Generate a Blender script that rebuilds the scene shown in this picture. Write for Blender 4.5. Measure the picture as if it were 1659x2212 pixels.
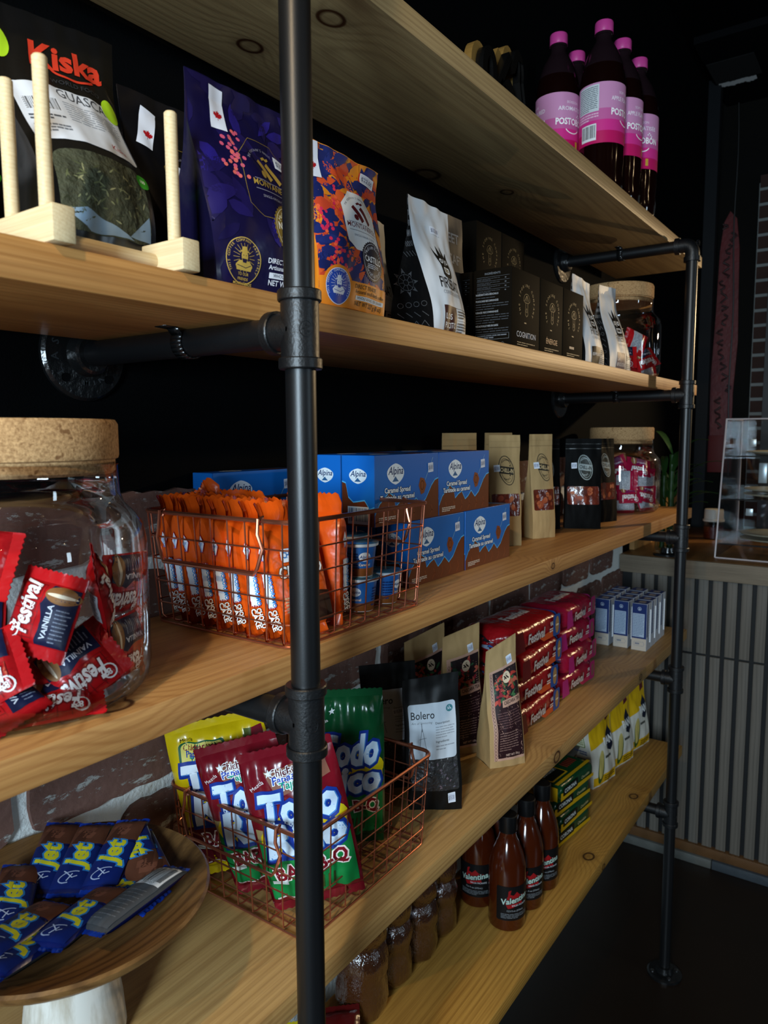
import bpy, bmesh, math, random
from math import pi, sin, cos, radians, sqrt, atan2, hypot
from mathutils import Vector, Matrix, noise
from mathutils.geometry import tessellate_polygon
for o in list(bpy.data.objects): bpy.data.objects.remove(o, do_unlink=True)
SC = bpy.context.scene
COL = SC.collection
# ------------------------------------------------------------------ camera, world, exposure, large lights
cam_d = bpy.data.cameras.new('camera'); cam = bpy.data.objects.new('camera', cam_d); COL.objects.link(cam); SC.camera = cam
yaw, pitch, roll = 0.61441, -0.10742, -0.005
fw = Vector((cos(pitch)*cos(yaw), cos(pitch)*sin(yaw), sin(pitch)))
rt = fw.cross(Vector((0, 0, 1))).normalized(); up = rt.cross(fw)
r2 = cos(roll)*rt + sin(roll)*up; u2 = -sin(roll)*rt + cos(roll)*up
cam.matrix_world = Matrix(((r2.x, u2.x, -fw.x, -0.4826), (r2.y, u2.y, -fw.y, -0.4466), (r2.z, u2.z, -fw.z, 1.4077), (0, 0, 0, 1)))
cam_d.sensor_fit = 'VERTICAL'; cam_d.sensor_height = 24.0; cam_d.lens = 1580.488/2212*24.0
cam_d.clip_start = 0.02; cam_d.clip_end = 60
cam_d.dof.use_dof = True; cam_d.dof.focus_distance = 0.85; cam_d.dof.aperture_fstop = 7.5
w = bpy.data.worlds.new('world'); SC.world = w; w.use_nodes = True
w.node_tree.nodes['Background'].inputs[0].default_value = (0.55, 0.7, 1.0, 1); w.node_tree.nodes['Background'].inputs[1].default_value = 0.009
SC.view_settings.view_transform = 'Standard'; SC.view_settings.look = 'None'; SC.view_settings.gamma = 1; SC.view_settings.use_curve_mapping = False
SC.view_settings.exposure = 0.0
def lamp(name, kind, loc, energy, color, size=.1, size_y=None, target=None, spot=None, blend=.3):
    d = bpy.data.lights.new(name, kind); d.energy = energy; d.color = color
    if kind == 'AREA':
        d.shape = 'RECTANGLE'; d.size = size; d.size_y = size_y or size
    else: d.shadow_soft_size = size
    if kind == 'SPOT': d.spot_size = radians(spot); d.spot_blend = blend
    o = bpy.data.objects.new(name, d); COL.objects.link(o); o.location = loc
    if target: o.rotation_euler = (Vector(target) - Vector(loc)).to_track_quat('-Z', 'Y').to_euler()
    return o
WARM = (1.0, .72, .40); COOL = (.66, .85, 1.0)
lamp('window_daylight', 'AREA', (-1.85, -.72, 1.55), 62, COOL, .42, .75, (0.3, .05, 1.2))
lamp('ceiling_spotlight', 'SPOT', (-.80, -.30, 2.08), 19, WARM, .02, None, (.35, .1, 1.0), 100, .6)
lamp('counter_pendant_light', 'SPOT', (2.6, -.72, 1.85), 52, WARM, .025, None, (1.1, .1, .85), 80, .6)
lamp('front_window', 'AREA', (.95, -4.2, 1.75), 16, COOL, .28, .9, (.5, 0, 1.2))
for i, (x, y, z) in enumerate(((-1.6, -1.7, 2.5), (-.6, -2.2, 2.5), (.4, -2.2, 2.5), (1.4, -2.0, 2.5))):
    lamp('ceiling_bulb', 'POINT', (x, y, z), 1.2, WARM, .02)
# ------------------------------------------------------------------ materials
def lin(h):
    h = h.lstrip('#'); c = [int(h[i:i+2], 16)/255 for i in (0, 2, 4)]
    return tuple(x/12.92 if x <= .04045 else ((x+.055)/1.055)**2.4 for x in c)
_M = {}
def M(h, rough=.5, metal=0.0, spec=.5, bump=0.0, bscale=60.0, coat=0.0, var=0.0, vscale=20.0):
    k = (h, rough, metal, spec, bump, bscale, coat, var, vscale)
    if k in _M: return _M[k]
    m = bpy.data.materials.new('finish_' + h.lstrip('#')); m.use_nodes = True
    nt = m.node_tree; b = nt.nodes['Principled BSDF']; c = lin(h)
    b.inputs['Base Color'].default_value = (*c, 1); b.inputs['Roughness'].default_value = rough
    b.inputs['Metallic'].default_value = metal; b.inputs['Specular IOR Level'].default_value = spec
    b.inputs['Coat Weight'].default_value = coat; b.inputs['Coat Roughness'].default_value = .12
    if bump or var:
        tc = nt.nodes.new('ShaderNodeTexCoord'); n = nt.nodes.new('ShaderNodeTexNoise'); n.inputs['Scale'].default_value = bscale if bump else vscale
        n.inputs['Detail'].default_value = 3; nt.links.new(tc.outputs['Object'], n.inputs['Vector'])
        if bump:
            bp = nt.nodes.new('ShaderNodeBump'); bp.inputs['Strength'].default_value = bump; bp.inputs['Distance'].default_value = .004
            nt.links.new(n.outputs['Fac'], bp.inputs['Height']); nt.links.new(bp.outputs['Normal'], b.inputs['Normal'])
            if coat: nt.links.new(bp.outputs['Normal'], b.inputs['Coat Normal'])
        if var:
            n2 = nt.nodes.new('ShaderNodeTexNoise'); n2.inputs['Scale'].default_value = vscale; n2.inputs['Detail'].default_value = 6
            nt.links.new(tc.outputs['Object'], n2.inputs['Vector'])
            mx = nt.nodes.new('ShaderNodeMixRGB'); mx.inputs[1].default_value = (*[x*(1-var) for x in c], 1); mx.inputs[2].default_value = (*[min(1, x*(1+var)) for x in c], 1)
            nt.links.new(n2.outputs['Fac'], mx.inputs[0]); nt.links.new(mx.outputs[0], b.inputs['Base Color'])
    _M[k] = m
    return m
def film(h, rough=.28): return M(h, rough, 0, .5, .35, 45, 0)
def ink(h): return M(h, .48, 0, .22)
def glass(name, tint=(.93, .96, .97), k=.5, rough=.02):
    m = bpy.data.materials.new(name); m.use_nodes = True; nt = m.node_tree; nt.nodes.clear()
    o = nt.nodes.new('ShaderNodeOutputMaterial'); t = nt.nodes.new('ShaderNodeBsdfTransparent'); g = nt.nodes.new('ShaderNodeBsdfGlossy')
    t.inputs[0].default_value = (*tint, 1); g.inputs['Roughness'].default_value = rough
    lw = nt.nodes.new('ShaderNodeFresnel'); lw.inputs[0].default_value = 1.5
    mu = nt.nodes.new('ShaderNodeMath'); mu.operation = 'MULTIPLY_ADD'; mu.inputs[1].default_value = k; mu.inputs[2].default_value = .015; mu.use_clamp = True
    mx = nt.nodes.new('ShaderNodeMixShader')
    nt.links.new(lw.outputs[0], mu.inputs[0]); nt.links.new(mu.outputs[0], mx.inputs[0]); nt.links.new(t.outputs[0], mx.inputs[1]); nt.links.new(g.outputs[0], mx.inputs[2])
    nt.links.new(mx.outputs[0], o.inputs[0])
    return m
class NT:
    """small node-graph helper"""
    def __init__(s, name):
        s.m = bpy.data.materials.new(name); s.m.use_nodes = True; s.nt = s.m.node_tree; s.b = s.nt.nodes['Principled BSDF']
        s.co = s.nt.nodes.new('ShaderNodeTexCoord').outputs['Object']
    def set(s, sock, v):
        if hasattr(v, 'is_linked'): s.nt.links.new(v, sock)
        else: sock.default_value = v
    def math(s, op, a, b=0.0, c=None, clamp=False):
        n = s.nt.nodes.new('ShaderNodeMath'); n.operation = op; n.use_clamp = clamp; s.set(n.inputs[0], a); s.set(n.inputs[1], b)
        if c is not None: s.set(n.inputs[2], c)
        return n.outputs[0]
    def vmath(s, op, a, b=(0, 0, 0), out=0):
        n = s.nt.nodes.new('ShaderNodeVectorMath'); n.operation = op; s.set(n.inputs[0], a); s.set(n.inputs[1], b)
        return n.outputs[out]
    def noise(s, vec, scale, detail=3, rough=.5, out='Fac'):
        n = s.nt.nodes.new('ShaderNodeTexNoise'); s.set(n.inputs['Vector'], vec); n.inputs['Scale'].default_value = scale; n.inputs['Detail'].default_value = detail; n.inputs['Roughness'].default_value = rough
        return n.outputs[out]
    def ramp(s, f, stops):
        n = s.nt.nodes.new('ShaderNodeValToRGB'); s.set(n.inputs[0], f); r = n.color_ramp
        while len(r.elements) < len(stops): r.elements.new(.5)
        for e, (p, c) in zip(r.elements, stops): e.position = p; e.color = (*lin(c), 1) if isinstance(c, str) else (c, c, c, 1)
        return n.outputs[0]
    def mix(s, f, a, b, typ='MIX'):
        n = s.nt.nodes.new('ShaderNodeMixRGB'); n.blend_type = typ; s.set(n.inputs[0], f)
        s.set(n.inputs[1], (*lin(a), 1) if isinstance(a, str) else a); s.set(n.inputs[2], (*lin(b), 1) if isinstance(b, str) else b)
        return n.outputs[0]
    def sep(s, v):
        n = s.nt.nodes.new('ShaderNodeSeparateXYZ'); s.set(n.inputs[0], v); return n.outputs
    def bump(s, h, strength, dist=.002):
        n = s.nt.nodes.new('ShaderNodeBump'); n.inputs['Strength'].default_value = strength; n.inputs['Distance'].default_value = dist; s.set(n.inputs['Height'], h)
        s.nt.links.new(n.outputs[0], s.b.inputs['Normal'])
    def done(s, color, rough=.5, spec=.4):
        s.set(s.b.inputs['Base Color'], color); s.set(s.b.inputs['Roughness'], rough); s.b.inputs['Specular IOR Level'].default_value = spec
        return s.m
def wood(name, light, dark, cy=.1, cz=-.35, freq=1200, knots=(), rough=.5, stretch=.05, streak=.6, knotcol='#3a1a06', warp=1.0):
    """sawn timber, grain along local X; knots = (x, y, z, radius)"""
    g = NT(name); x, y, z = g.sep(g.co)
    nz = g.noise(g.vmath('MULTIPLY', g.co, (stretch*1.6, 1, 1)), 16, 3)
    nf = g.noise(g.vmath('MULTIPLY', g.co, (.55, 1, 1)), 2.4, 2)
    dy = g.math('SUBTRACT', y, cy); dz = g.math('SUBTRACT', z, cz)
    d = g.math('SQRT', g.math('ADD', g.math('MULTIPLY', dy, dy), g.math('MULTIPLY', dz, dz)))
    ph = g.math('ADD', g.math('MULTIPLY', d, freq), g.math('MULTIPLY_ADD', nz, 7.0*warp, g.math('MULTIPLY', nf, 26.0*warp)))
    kd = None
    for kx_, ky_, kz_, kr in knots:
        q = g.vmath('LENGTH', g.vmath('MULTIPLY', g.vmath('SUBTRACT', g.co, (kx_, ky_, kz_)), (1/(kr*1.35), .12/kr if ky_ == 0 else 1/kr, 1/kr if ky_ == 0 else .12/kr)), out=1)
        ph = g.math('ADD', ph, g.math('MULTIPLY', 20.0, g.math('POWER', 2.718, g.math('MULTIPLY', g.math('MULTIPLY', q, q), -.12))))
        kd = q if kd is None else g.math('MINIMUM', kd, q)
    si = g.math('POWER', g.math('MULTIPLY_ADD', g.math('SINE', ph), .5, .5), 2.6)
    broad = g.noise(g.vmath('MULTIPLY', g.co, (.22, 2.6, 2.6)), 6, 4, .6)
    fine = g.noise(g.vmath('MULTIPLY', g.co, (.018, 1, 1)), 420, 3, .6)
    gate = g.math('MULTIPLY_ADD', g.noise(g.vmath('MULTIPLY', g.co, (.3, 1.5, 1.5)), 9, 2), 1.3, -.1, clamp=True)
    c = g.mix(g.math('MULTIPLY', g.math('MULTIPLY', si, streak), gate), light, dark)
    c = g.mix(g.ramp(broad, ((.46, 0.0), (.68, .45))), c, dark)
    c = g.mix(g.math('MULTIPLY', g.ramp(fine, ((.42, 0.0), (.70, 1.0))), .38), c, dark)
    if kd is not None:
        halo = g.ramp(kd, ((0, .3), (.45, .25), (1.0, .0)))
        ring = g.ramp(g.math('MULTIPLY', kd, .5), ((0, .45), (.28, .25), (.42, 1.0), (.49, .95), (.56, .3), (.75, .12), (1.0, .0)))
        c = g.mix(ring, c, knotcol)
    g.bump(g.math('ADD', fine, g.math('MULTIPLY', si, -.4)), .15, .001)
    return g.done(c, rough, .3)
# ------------------------------------------------------------------ mesh builder
class MB:
    def __init__(s): s.v = []; s.f = []; s.mi = []; s.mats = []
    def slot(s, m):
        if m not in s.mats: s.mats.append(m)
        return s.mats.index(m)
    def face(s, idx, m): s.f.append(tuple(idx)); s.mi.append(s.slot(m))
    def add(s, pts):
        b = len(s.v); s.v.extend([tuple(p) for p in pts]); return b
    def box(s, x0, x1, y0, y1, z0, z1, m, bev=0.0):
        if bev:
            bm = bmesh.new(); bmesh.ops.create_cube(bm, size=1)
            for q in bm.verts: q.co = Vector(((x0+x1)/2+q.co.x*(x1-x0), (y0+y1)/2+q.co.y*(y1-y0), (z0+z1)/2+q.co.z*(z1-z0)))
            bmesh.ops.bevel(bm, geom=list(bm.edges), offset=bev, segments=2, affect='EDGES', profile=.5)
            s.bm(bm, m); return s
        b = s.add([(x, y, z) for z in (z0, z1) for y in (y0, y1) for x in (x0, x1)])
        for q in ((0, 2, 3, 1), (4, 5, 7, 6), (0, 1, 5, 4), (2, 6, 7, 3), (0, 4, 6, 2), (1, 3, 7, 5)): s.face([b+i for i in q], m)
        return s
    def bm(s, bm, m):
        bm.verts.index_update(); b = s.add([q.co for q in bm.verts])
        for f in bm.faces: s.face([b+q.index for q in f.verts], m)
        bm.free()
    def grid(s, fn, nu, nv, m, u=(0, 1), v=(0, 1), closeu=False, mfn=None):
        b = s.add([fn(u[0]+(u[1]-u[0])*i/nu, v[0]+(v[1]-v[0])*j/nv) for j in range(nv+1) for i in range(nu+1 if not closeu else nu)])
        w_ = nu if closeu else nu+1
        for j in range(nv):
            for i in range(nu):
                i2 = (i+1) % nu if closeu else i+1
                s.face((b+j*w_+i, b+j*w_+i2, b+(j+1)*w_+i2, b+(j+1)*w_+i), mfn((i+.5)/nu, (j+.5)/nv) if mfn else m)
        return s
    def lathe(s, prof, m, n=32, c=(0, 0, 0), mfn=None, cap=True):
        """prof: [(r, z)] bottom to top"""
        ring = []
        for r, z in prof:
            ring.append(s.add([(c[0]+max(r, 1e-5)*cos(2*pi*i/n), c[1]+max(r, 1e-5)*sin(2*pi*i/n), c[2]+z) for i in range(n)]))
        for k in range(len(prof)-1):
            mm = mfn(k) if mfn else m
            for i in range(n):
                j = (i+1) % n; s.face((ring[k]+i, ring[k]+j, ring[k+1]+j, ring[k+1]+i), mm)
        if cap:
            s.face([ring[0]+i for i in range(n-1, -1, -1)], mfn(0) if mfn else m); s.face([ring[-1]+i for i in range(n)], mfn(len(prof)-2) if mfn else m)
        return s
    def tube(s, pts, r, m, n=8, closed=False, caps=True):
        pts = [Vector(p) for p in pts]; k = len(pts); rings = []; ref = None
        for i, p in enumerate(pts):
            a = pts[i-1] if (i or closed) else p; c = pts[(i+1) % k] if (i < k-1 or closed) else p
            t = (c-a).normalized()
            if ref is None: ref = t.orthogonal().normalized()
            ref = (ref - t*ref.dot(t)); ref = ref.normalized() if ref.length > 1e-6 else t.orthogonal().normalized()
            bn = t.cross(ref); rr = r[i] if isinstance(r, (list, tuple)) else r
            rings.append(s.add([p+ref*rr*cos(2*pi*j/n)+bn*rr*sin(2*pi*j/n) for j in range(n)]))
        for i in range(k if closed else k-1):
            a, b = rings[i], rings[(i+1) % k]
            for j in range(n): s.face((a+j, a+(j+1) % n, b+(j+1) % n, b+j), m)
        if caps and not closed:
            s.face([rings[0]+j for j in range(n-1, -1, -1)], m); s.face([rings[-1]+j for j in range(n)], m)
        return s
    def prism(s, poly, fn, d0, d1, m):
        """extrude a 2D polygon; fn(x, y, d) -> 3D"""
        n = len(poly); a = s.add([fn(x, y, d0) for x, y in poly]); b = s.add([fn(x, y, d1) for x, y in poly])
        for t in tessellate_polygon([[Vector((x, y, 0)) for x, y in poly]]):
            s.face((b+t[0], b+t[1], b+t[2]), m); s.face((a+t[2], a+t[1], a+t[0]), m)
        for i in range(n): s.face((a+i, a+(i+1) % n, b+(i+1) % n, b+i), m)
        return s
    def mesh(s, name, smooth=30, fixn=True):
        me = bpy.data.meshes.new(name); me.from_pydata(s.v, [], s.f)
        for m in s.mats: me.materials.append(m)
        me.polygons.foreach_set('material_index', s.mi)
        if smooth:
            me.polygons.foreach_set('use_smooth', [True]*len(s.f))
        me.validate(); me.update()
        if fixn:
            bm = bmesh.new(); bm.from_mesh(me); bmesh.ops.recalc_face_normals(bm, faces=bm.faces); bm.to_mesh(me); bm.free()
        if smooth and smooth < 180: me.set_sharp_from_angle(angle=radians(smooth))
        return me
def link(name, data, parent=None, mx=None):
    o = bpy.data.objects.new(name, data); COL.objects.link(o)
    if parent: o.parent = parent
    if mx is not None: o.matrix_local = mx
    return o
def tag(o, label=None, cat=None, group=None, kind=None):
    if label: o['label'] = label
    if cat: o['category'] = cat
    if group: o['group'] = group
    if kind: o['kind'] = kind
    return o
def struct(name, mb, label=None, parent=None, **k):
    o = link(name, mb.mesh(name, **k), parent)
    if not parent: o['kind'] = 'structure'
    if label: o['label'] = label
    return o
def thing(name, parts, mx, label, cat, group=None):
    """parts: [(part name, mesh, index of parent part or None, optional label)]; one part named '' makes the thing a single mesh"""
    if isinstance(mx, (tuple, Vector)): mx = Matrix.Translation(mx)
    if len(parts) == 1:
        r = link(name, parts[0][1], None, mx); return tag(r, label, cat, group)
    r = link(name, None, None, mx); r.empty_display_size = .02; tag(r, label, cat, group); made = []
    for q in parts:
        o = link(q[0], q[1], r if q[2] is None else made[q[2]]); made.append(o)
        if len(q) > 3: o['label'] = q[3]
    return r
# ------------------------------------------------------------------ flat print: text and shapes mapped on a surface
_T = {}
def text_tris(st, bold=0.0):
    k = (st, bold)
    if k in _T: return _T[k]
    c = bpy.data.curves.new('t', 'FONT'); c.body = st; c.offset = bold; c.resolution_u = 2; c.fill_mode = 'FRONT'; c.dimensions = '2D'
    o = bpy.data.objects.new('t', c); COL.objects.link(o)
    dg = bpy.context.evaluated_depsgraph_get(); me = o.evaluated_get(dg).to_mesh(); me.calc_loop_triangles()
    vs = [(q.co.x, q.co.y) for q in me.vertices]; ts = [tuple(t.vertices) for t in me.loop_triangles]
    o.evaluated_get(dg).to_mesh_clear(); bpy.data.objects.remove(o); bpy.data.curves.remove(c)
    x0 = min([q[0] for q in vs] or [0]); x1 = max([q[0] for q in vs] or [.3])
    _T[k] = (vs, ts, x0, x1); return _T[k]
CAP = None
class Art:
    def __init__(s, group='printing'): s.t = []; s.g = group; s.l = 0
    def part(s, g): s.g = g; s.l += 1; return s
    def up(s, n=1): s.l += n; return s
    def tri(s, a, b, c, m): s.t.append((s.g, s.l, m, a, b, c))
    def poly(s, pts, col):
        m = ink(col) if isinstance(col, str) else col
        for t in tessellate_polygon([[Vector((x, y, 0)) for x, y in pts]]): s.tri(pts[t[0]], pts[t[1]], pts[t[2]], m)
        return s
    def rect(s, x0, y0, x1, y1, col, rot=0):
        p = [(x0, y0), (x1, y0), (x1, y1), (x0, y1)]
        if rot: p = s.rot(p, (x0+x1)/2, (y0+y1)/2, rot)
        return s.poly(p, col)
    @staticmethod
    def rot(p, cx, cy, a):
        ca, sa = cos(radians(a)), sin(radians(a)); return [(cx+(x-cx)*ca-(y-cy)*sa, cy+(x-cx)*sa+(y-cy)*ca) for x, y in p]
    def rrect(s, x0, y0, x1, y1, r, col, rot=0, n=4):
        p = []
        for cx, cy, a0 in ((x1-r, y0+r, -90), (x1-r, y1-r, 0), (x0+r, y1-r, 90), (x0+r, y0+r, 180)):
            p += [(cx+r*cos(radians(a0+90*i/n)), cy+r*sin(radians(a0+90*i/n))) for i in range(n+1)]
        if rot: p = s.rot(p, (x0+x1)/2, (y0+y1)/2, rot)
        return s.poly(p, col)
    def ell(s, cx, cy, rx, ry, col, rot=0, n=24):
        p = [(cx+rx*cos(2*pi*i/n), cy+ry*sin(2*pi*i/n)) for i in range(n)]
        return s.poly(s.rot(p, cx, cy, rot) if rot else p, col)
    def gear(s, cx, cy, r, r2_, n, col): return s.poly([(cx+(r if i % 2 else r2_)*cos(pi*i/n), cy+(r if i % 2 else r2_)*sin(pi*i/n)) for i in range(2*n)], col)
    def line(s, pts, w_, col, closed=False):
        m = ink(col) if isinstance(col, str) else col; k = len(pts)
        for i in range(k if closed else k-1):
            (ax, ay), (bx, by) = pts[i], pts[(i+1) % k]; L = hypot(bx-ax, by-ay) or 1e-9; nx, ny = -(by-ay)/L*w_/2, (bx-ax)/L*w_/2
            ex, ey = (bx-ax)/L*w_*.3, (by-ay)/L*w_*.3
            p = [(ax-nx-ex, ay-ny-ey), (bx-nx+ex, by-ny+ey), (bx+nx+ex, by+ny+ey), (ax+nx-ex, ay+ny-ey)]
            s.tri(p[0], p[1], p[2], m); s.tri(p[0], p[2], p[3], m)
        return s
    def ring(s, cx, cy, rx, ry, w_, col, n=28, rot=0, a0=0, a1=360):
        p = [(cx+rx*cos(radians(a0+(a1-a0)*i/n)), cy+ry*sin(radians(a0+(a1-a0)*i/n))) for i in range(n+1)]
        return s.line(s.rot(p, cx, cy, rot) if rot else p, w_, col)
    def text(s, st, x, y, h, col, al='C', bold=0.0, ital=0.0, rot=0, sx=1.0, maxw=None):
        """h = capital height; (x, y) = baseline anchor"""
        m = ink(col) if isinstance(col, str) else col
        vs, ts, x0, x1 = text_tris(st, bold); k = h/.69; kx = k*sx
        if maxw and (x1-x0)*kx > maxw: kx = maxw/(x1-x0)
        off = {'C': -(x0+x1)/2, 'L': -x0, 'R': -x1}[al]; ca, sa = cos(radians(rot)), sin(radians(rot))
        P = []
        for vx, vy in vs:
            ax, ay = (vx+off)*kx+ital*vy*k, vy*k; P.append((x+ax*ca-ay*sa, y+ax*sa+ay*ca))
        for t in ts: s.tri(P[t[0]], P[t[1]], P[t[2]], m)
        return s
    def arc(s, st, cx, cy, r, h, col, a0, a1, bold=0.0, inside=False):
        """characters spread from angle a0 to a1 (degrees)"""
        n = len(st)
        for i, ch in enumerate(st):
            if ch == ' ': continue
            a = a0+(a1-a0)*(i+.5)/n; rr = r
            s.text(ch, cx+rr*cos(radians(a)), cy+rr*sin(radians(a)), h, col, 'C', bold, 0, a+90 if inside else a-90)
        return s
    def fine(s, x0, y0, x1, y1, n, col, seed=1, fill=.55):
        """rows of tiny print, too small to read"""
        rd = random.Random(seed); dy = (y1-y0)/n
        for i in range(n):
            y = y1-dy*(i+1); x = x0; end = x1 if i < n-1 else x0+(x1-x0)*.6
            while x < end-.002:
                wd = min(rd.uniform(.08, .26)*(x1-x0), end-x); s.rect(x, y+dy*.2, x+wd*.88, y+dy*(.2+fill), col); x += wd
        return s
    def barcode(s, x0, y0, x1, y1, seed=2, bg='#e8ecee', fg='#15161a', n=26):
        s.rect(x0, y0, x1, y1, bg); s.up(); rd = random.Random(seed); wd = (x1-x0)*.9; x = x0+(x1-x0)*.05
        for i in range(n):
            q = wd/n
            s.rect(x, y0+(y1-y0)*.16, x+q*rd.choice((.3, .45, .6, .75)), y1-(y1-y0)*.08, fg); x += q
        return s
    def leaf(s, x, y, L, w_, a, col, clip=None):
        p = [(0, 0), (.18, .38), (.45, .5), (.75, .32), (1, 0), (.75, -.32), (.45, -.5), (.18, -.38)]
        ca, sa = cos(radians(a)), sin(radians(a)); q = [(x+px*L*ca-py*w_*sa, y+px*L*sa+py*w_*ca) for px, py in p]
        if clip: q = [(min(max(px, clip[0]), clip[2]), min(max(py, clip[1]), clip[3])) for px, py in q]
        return s.poly(q, col)
    def maple(s, x, y, r, col, rot=0):
        h = [(0, 1), (.16, .68), (.38, .78), (.3, .34), (.62, .62), (.7, .46), (.98, .48), (.88, .2), (1, .06), (.5, -.32), (.56, -.5), (.06, -.44), (.05, -.9)]
        p = h+[(-a, b) for a, b in reversed(h[1:])]; p = p[:-0 or None]
        return s.poly(s.rot([(x+a*r, y+b*r) for a, b in p], x, y, rot), col)
    def build(s, surf, maxlen=.0034, base=.0003, step=.00005):
        """-> {group: mesh}; surf(x, y) -> (pos, normal)"""
        out = {}
        for g, l, m, a, b, c in s.t:
            mb = out.setdefault(g, (MB(), {})); st = [(a, b, c)]; off = base+step*l
            while st:
                a, b, c = st.pop(); d = [hypot(a[0]-b[0], a[1]-b[1]), hypot(b[0]-c[0], b[1]-c[1]), hypot(c[0]-a[0], c[1]-a[1])]; q = max(d)
                if q > maxlen:
                    if d[0] == q: mdp = ((a[0]+b[0])/2, (a[1]+b[1])/2); st += [(a, mdp, c), (mdp, b, c)]
                    elif d[1] == q: mdp = ((b[0]+c[0])/2, (b[1]+c[1])/2); st += [(a, b, mdp), (a, mdp, c)]
                    else: mdp = ((c[0]+a[0])/2, (c[1]+a[1])/2); st += [(a, b, mdp), (b, c, mdp)]
                    continue
                if (b[0]-a[0])*(c[1]-a[1])-(b[1]-a[1])*(c[0]-a[0]) < 0: b, c = c, b
                idx = []
                for p_ in (a, b, c):
                    kk = (round(p_[0], 6), round(p_[1], 6), l)
                    if kk not in mb[1]:
                        P, N = surf(*p_); mb[1][kk] = mb[0].add([P+N*off])
                    idx.append(mb[1][kk])
                if len(set(idx)) == 3: mb[0].face(idx, m)
        return {g: mb[0].mesh(g, smooth=180, fixn=False) for g, mb in out.items()}
def plane(o, ux, uy):
    o, ux, uy = Vector(o), Vector(ux).normalized(), Vector(uy).normalized(); n = ux.cross(uy)
    return lambda x, y: (o+ux*x+uy*y, n)
def cyl(c, r, a0, zfn=None):
    """label on an upright cylinder; x runs counter-clockwise from angle a0 (radians)"""
    c = Vector(c)
    def f(x, y):
        rr = zfn(y) if zfn else r; a = a0+x/r; n = Vector((cos(a), sin(a), 0)); return c+n*rr+Vector((0, 0, y)), n
    return f
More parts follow.
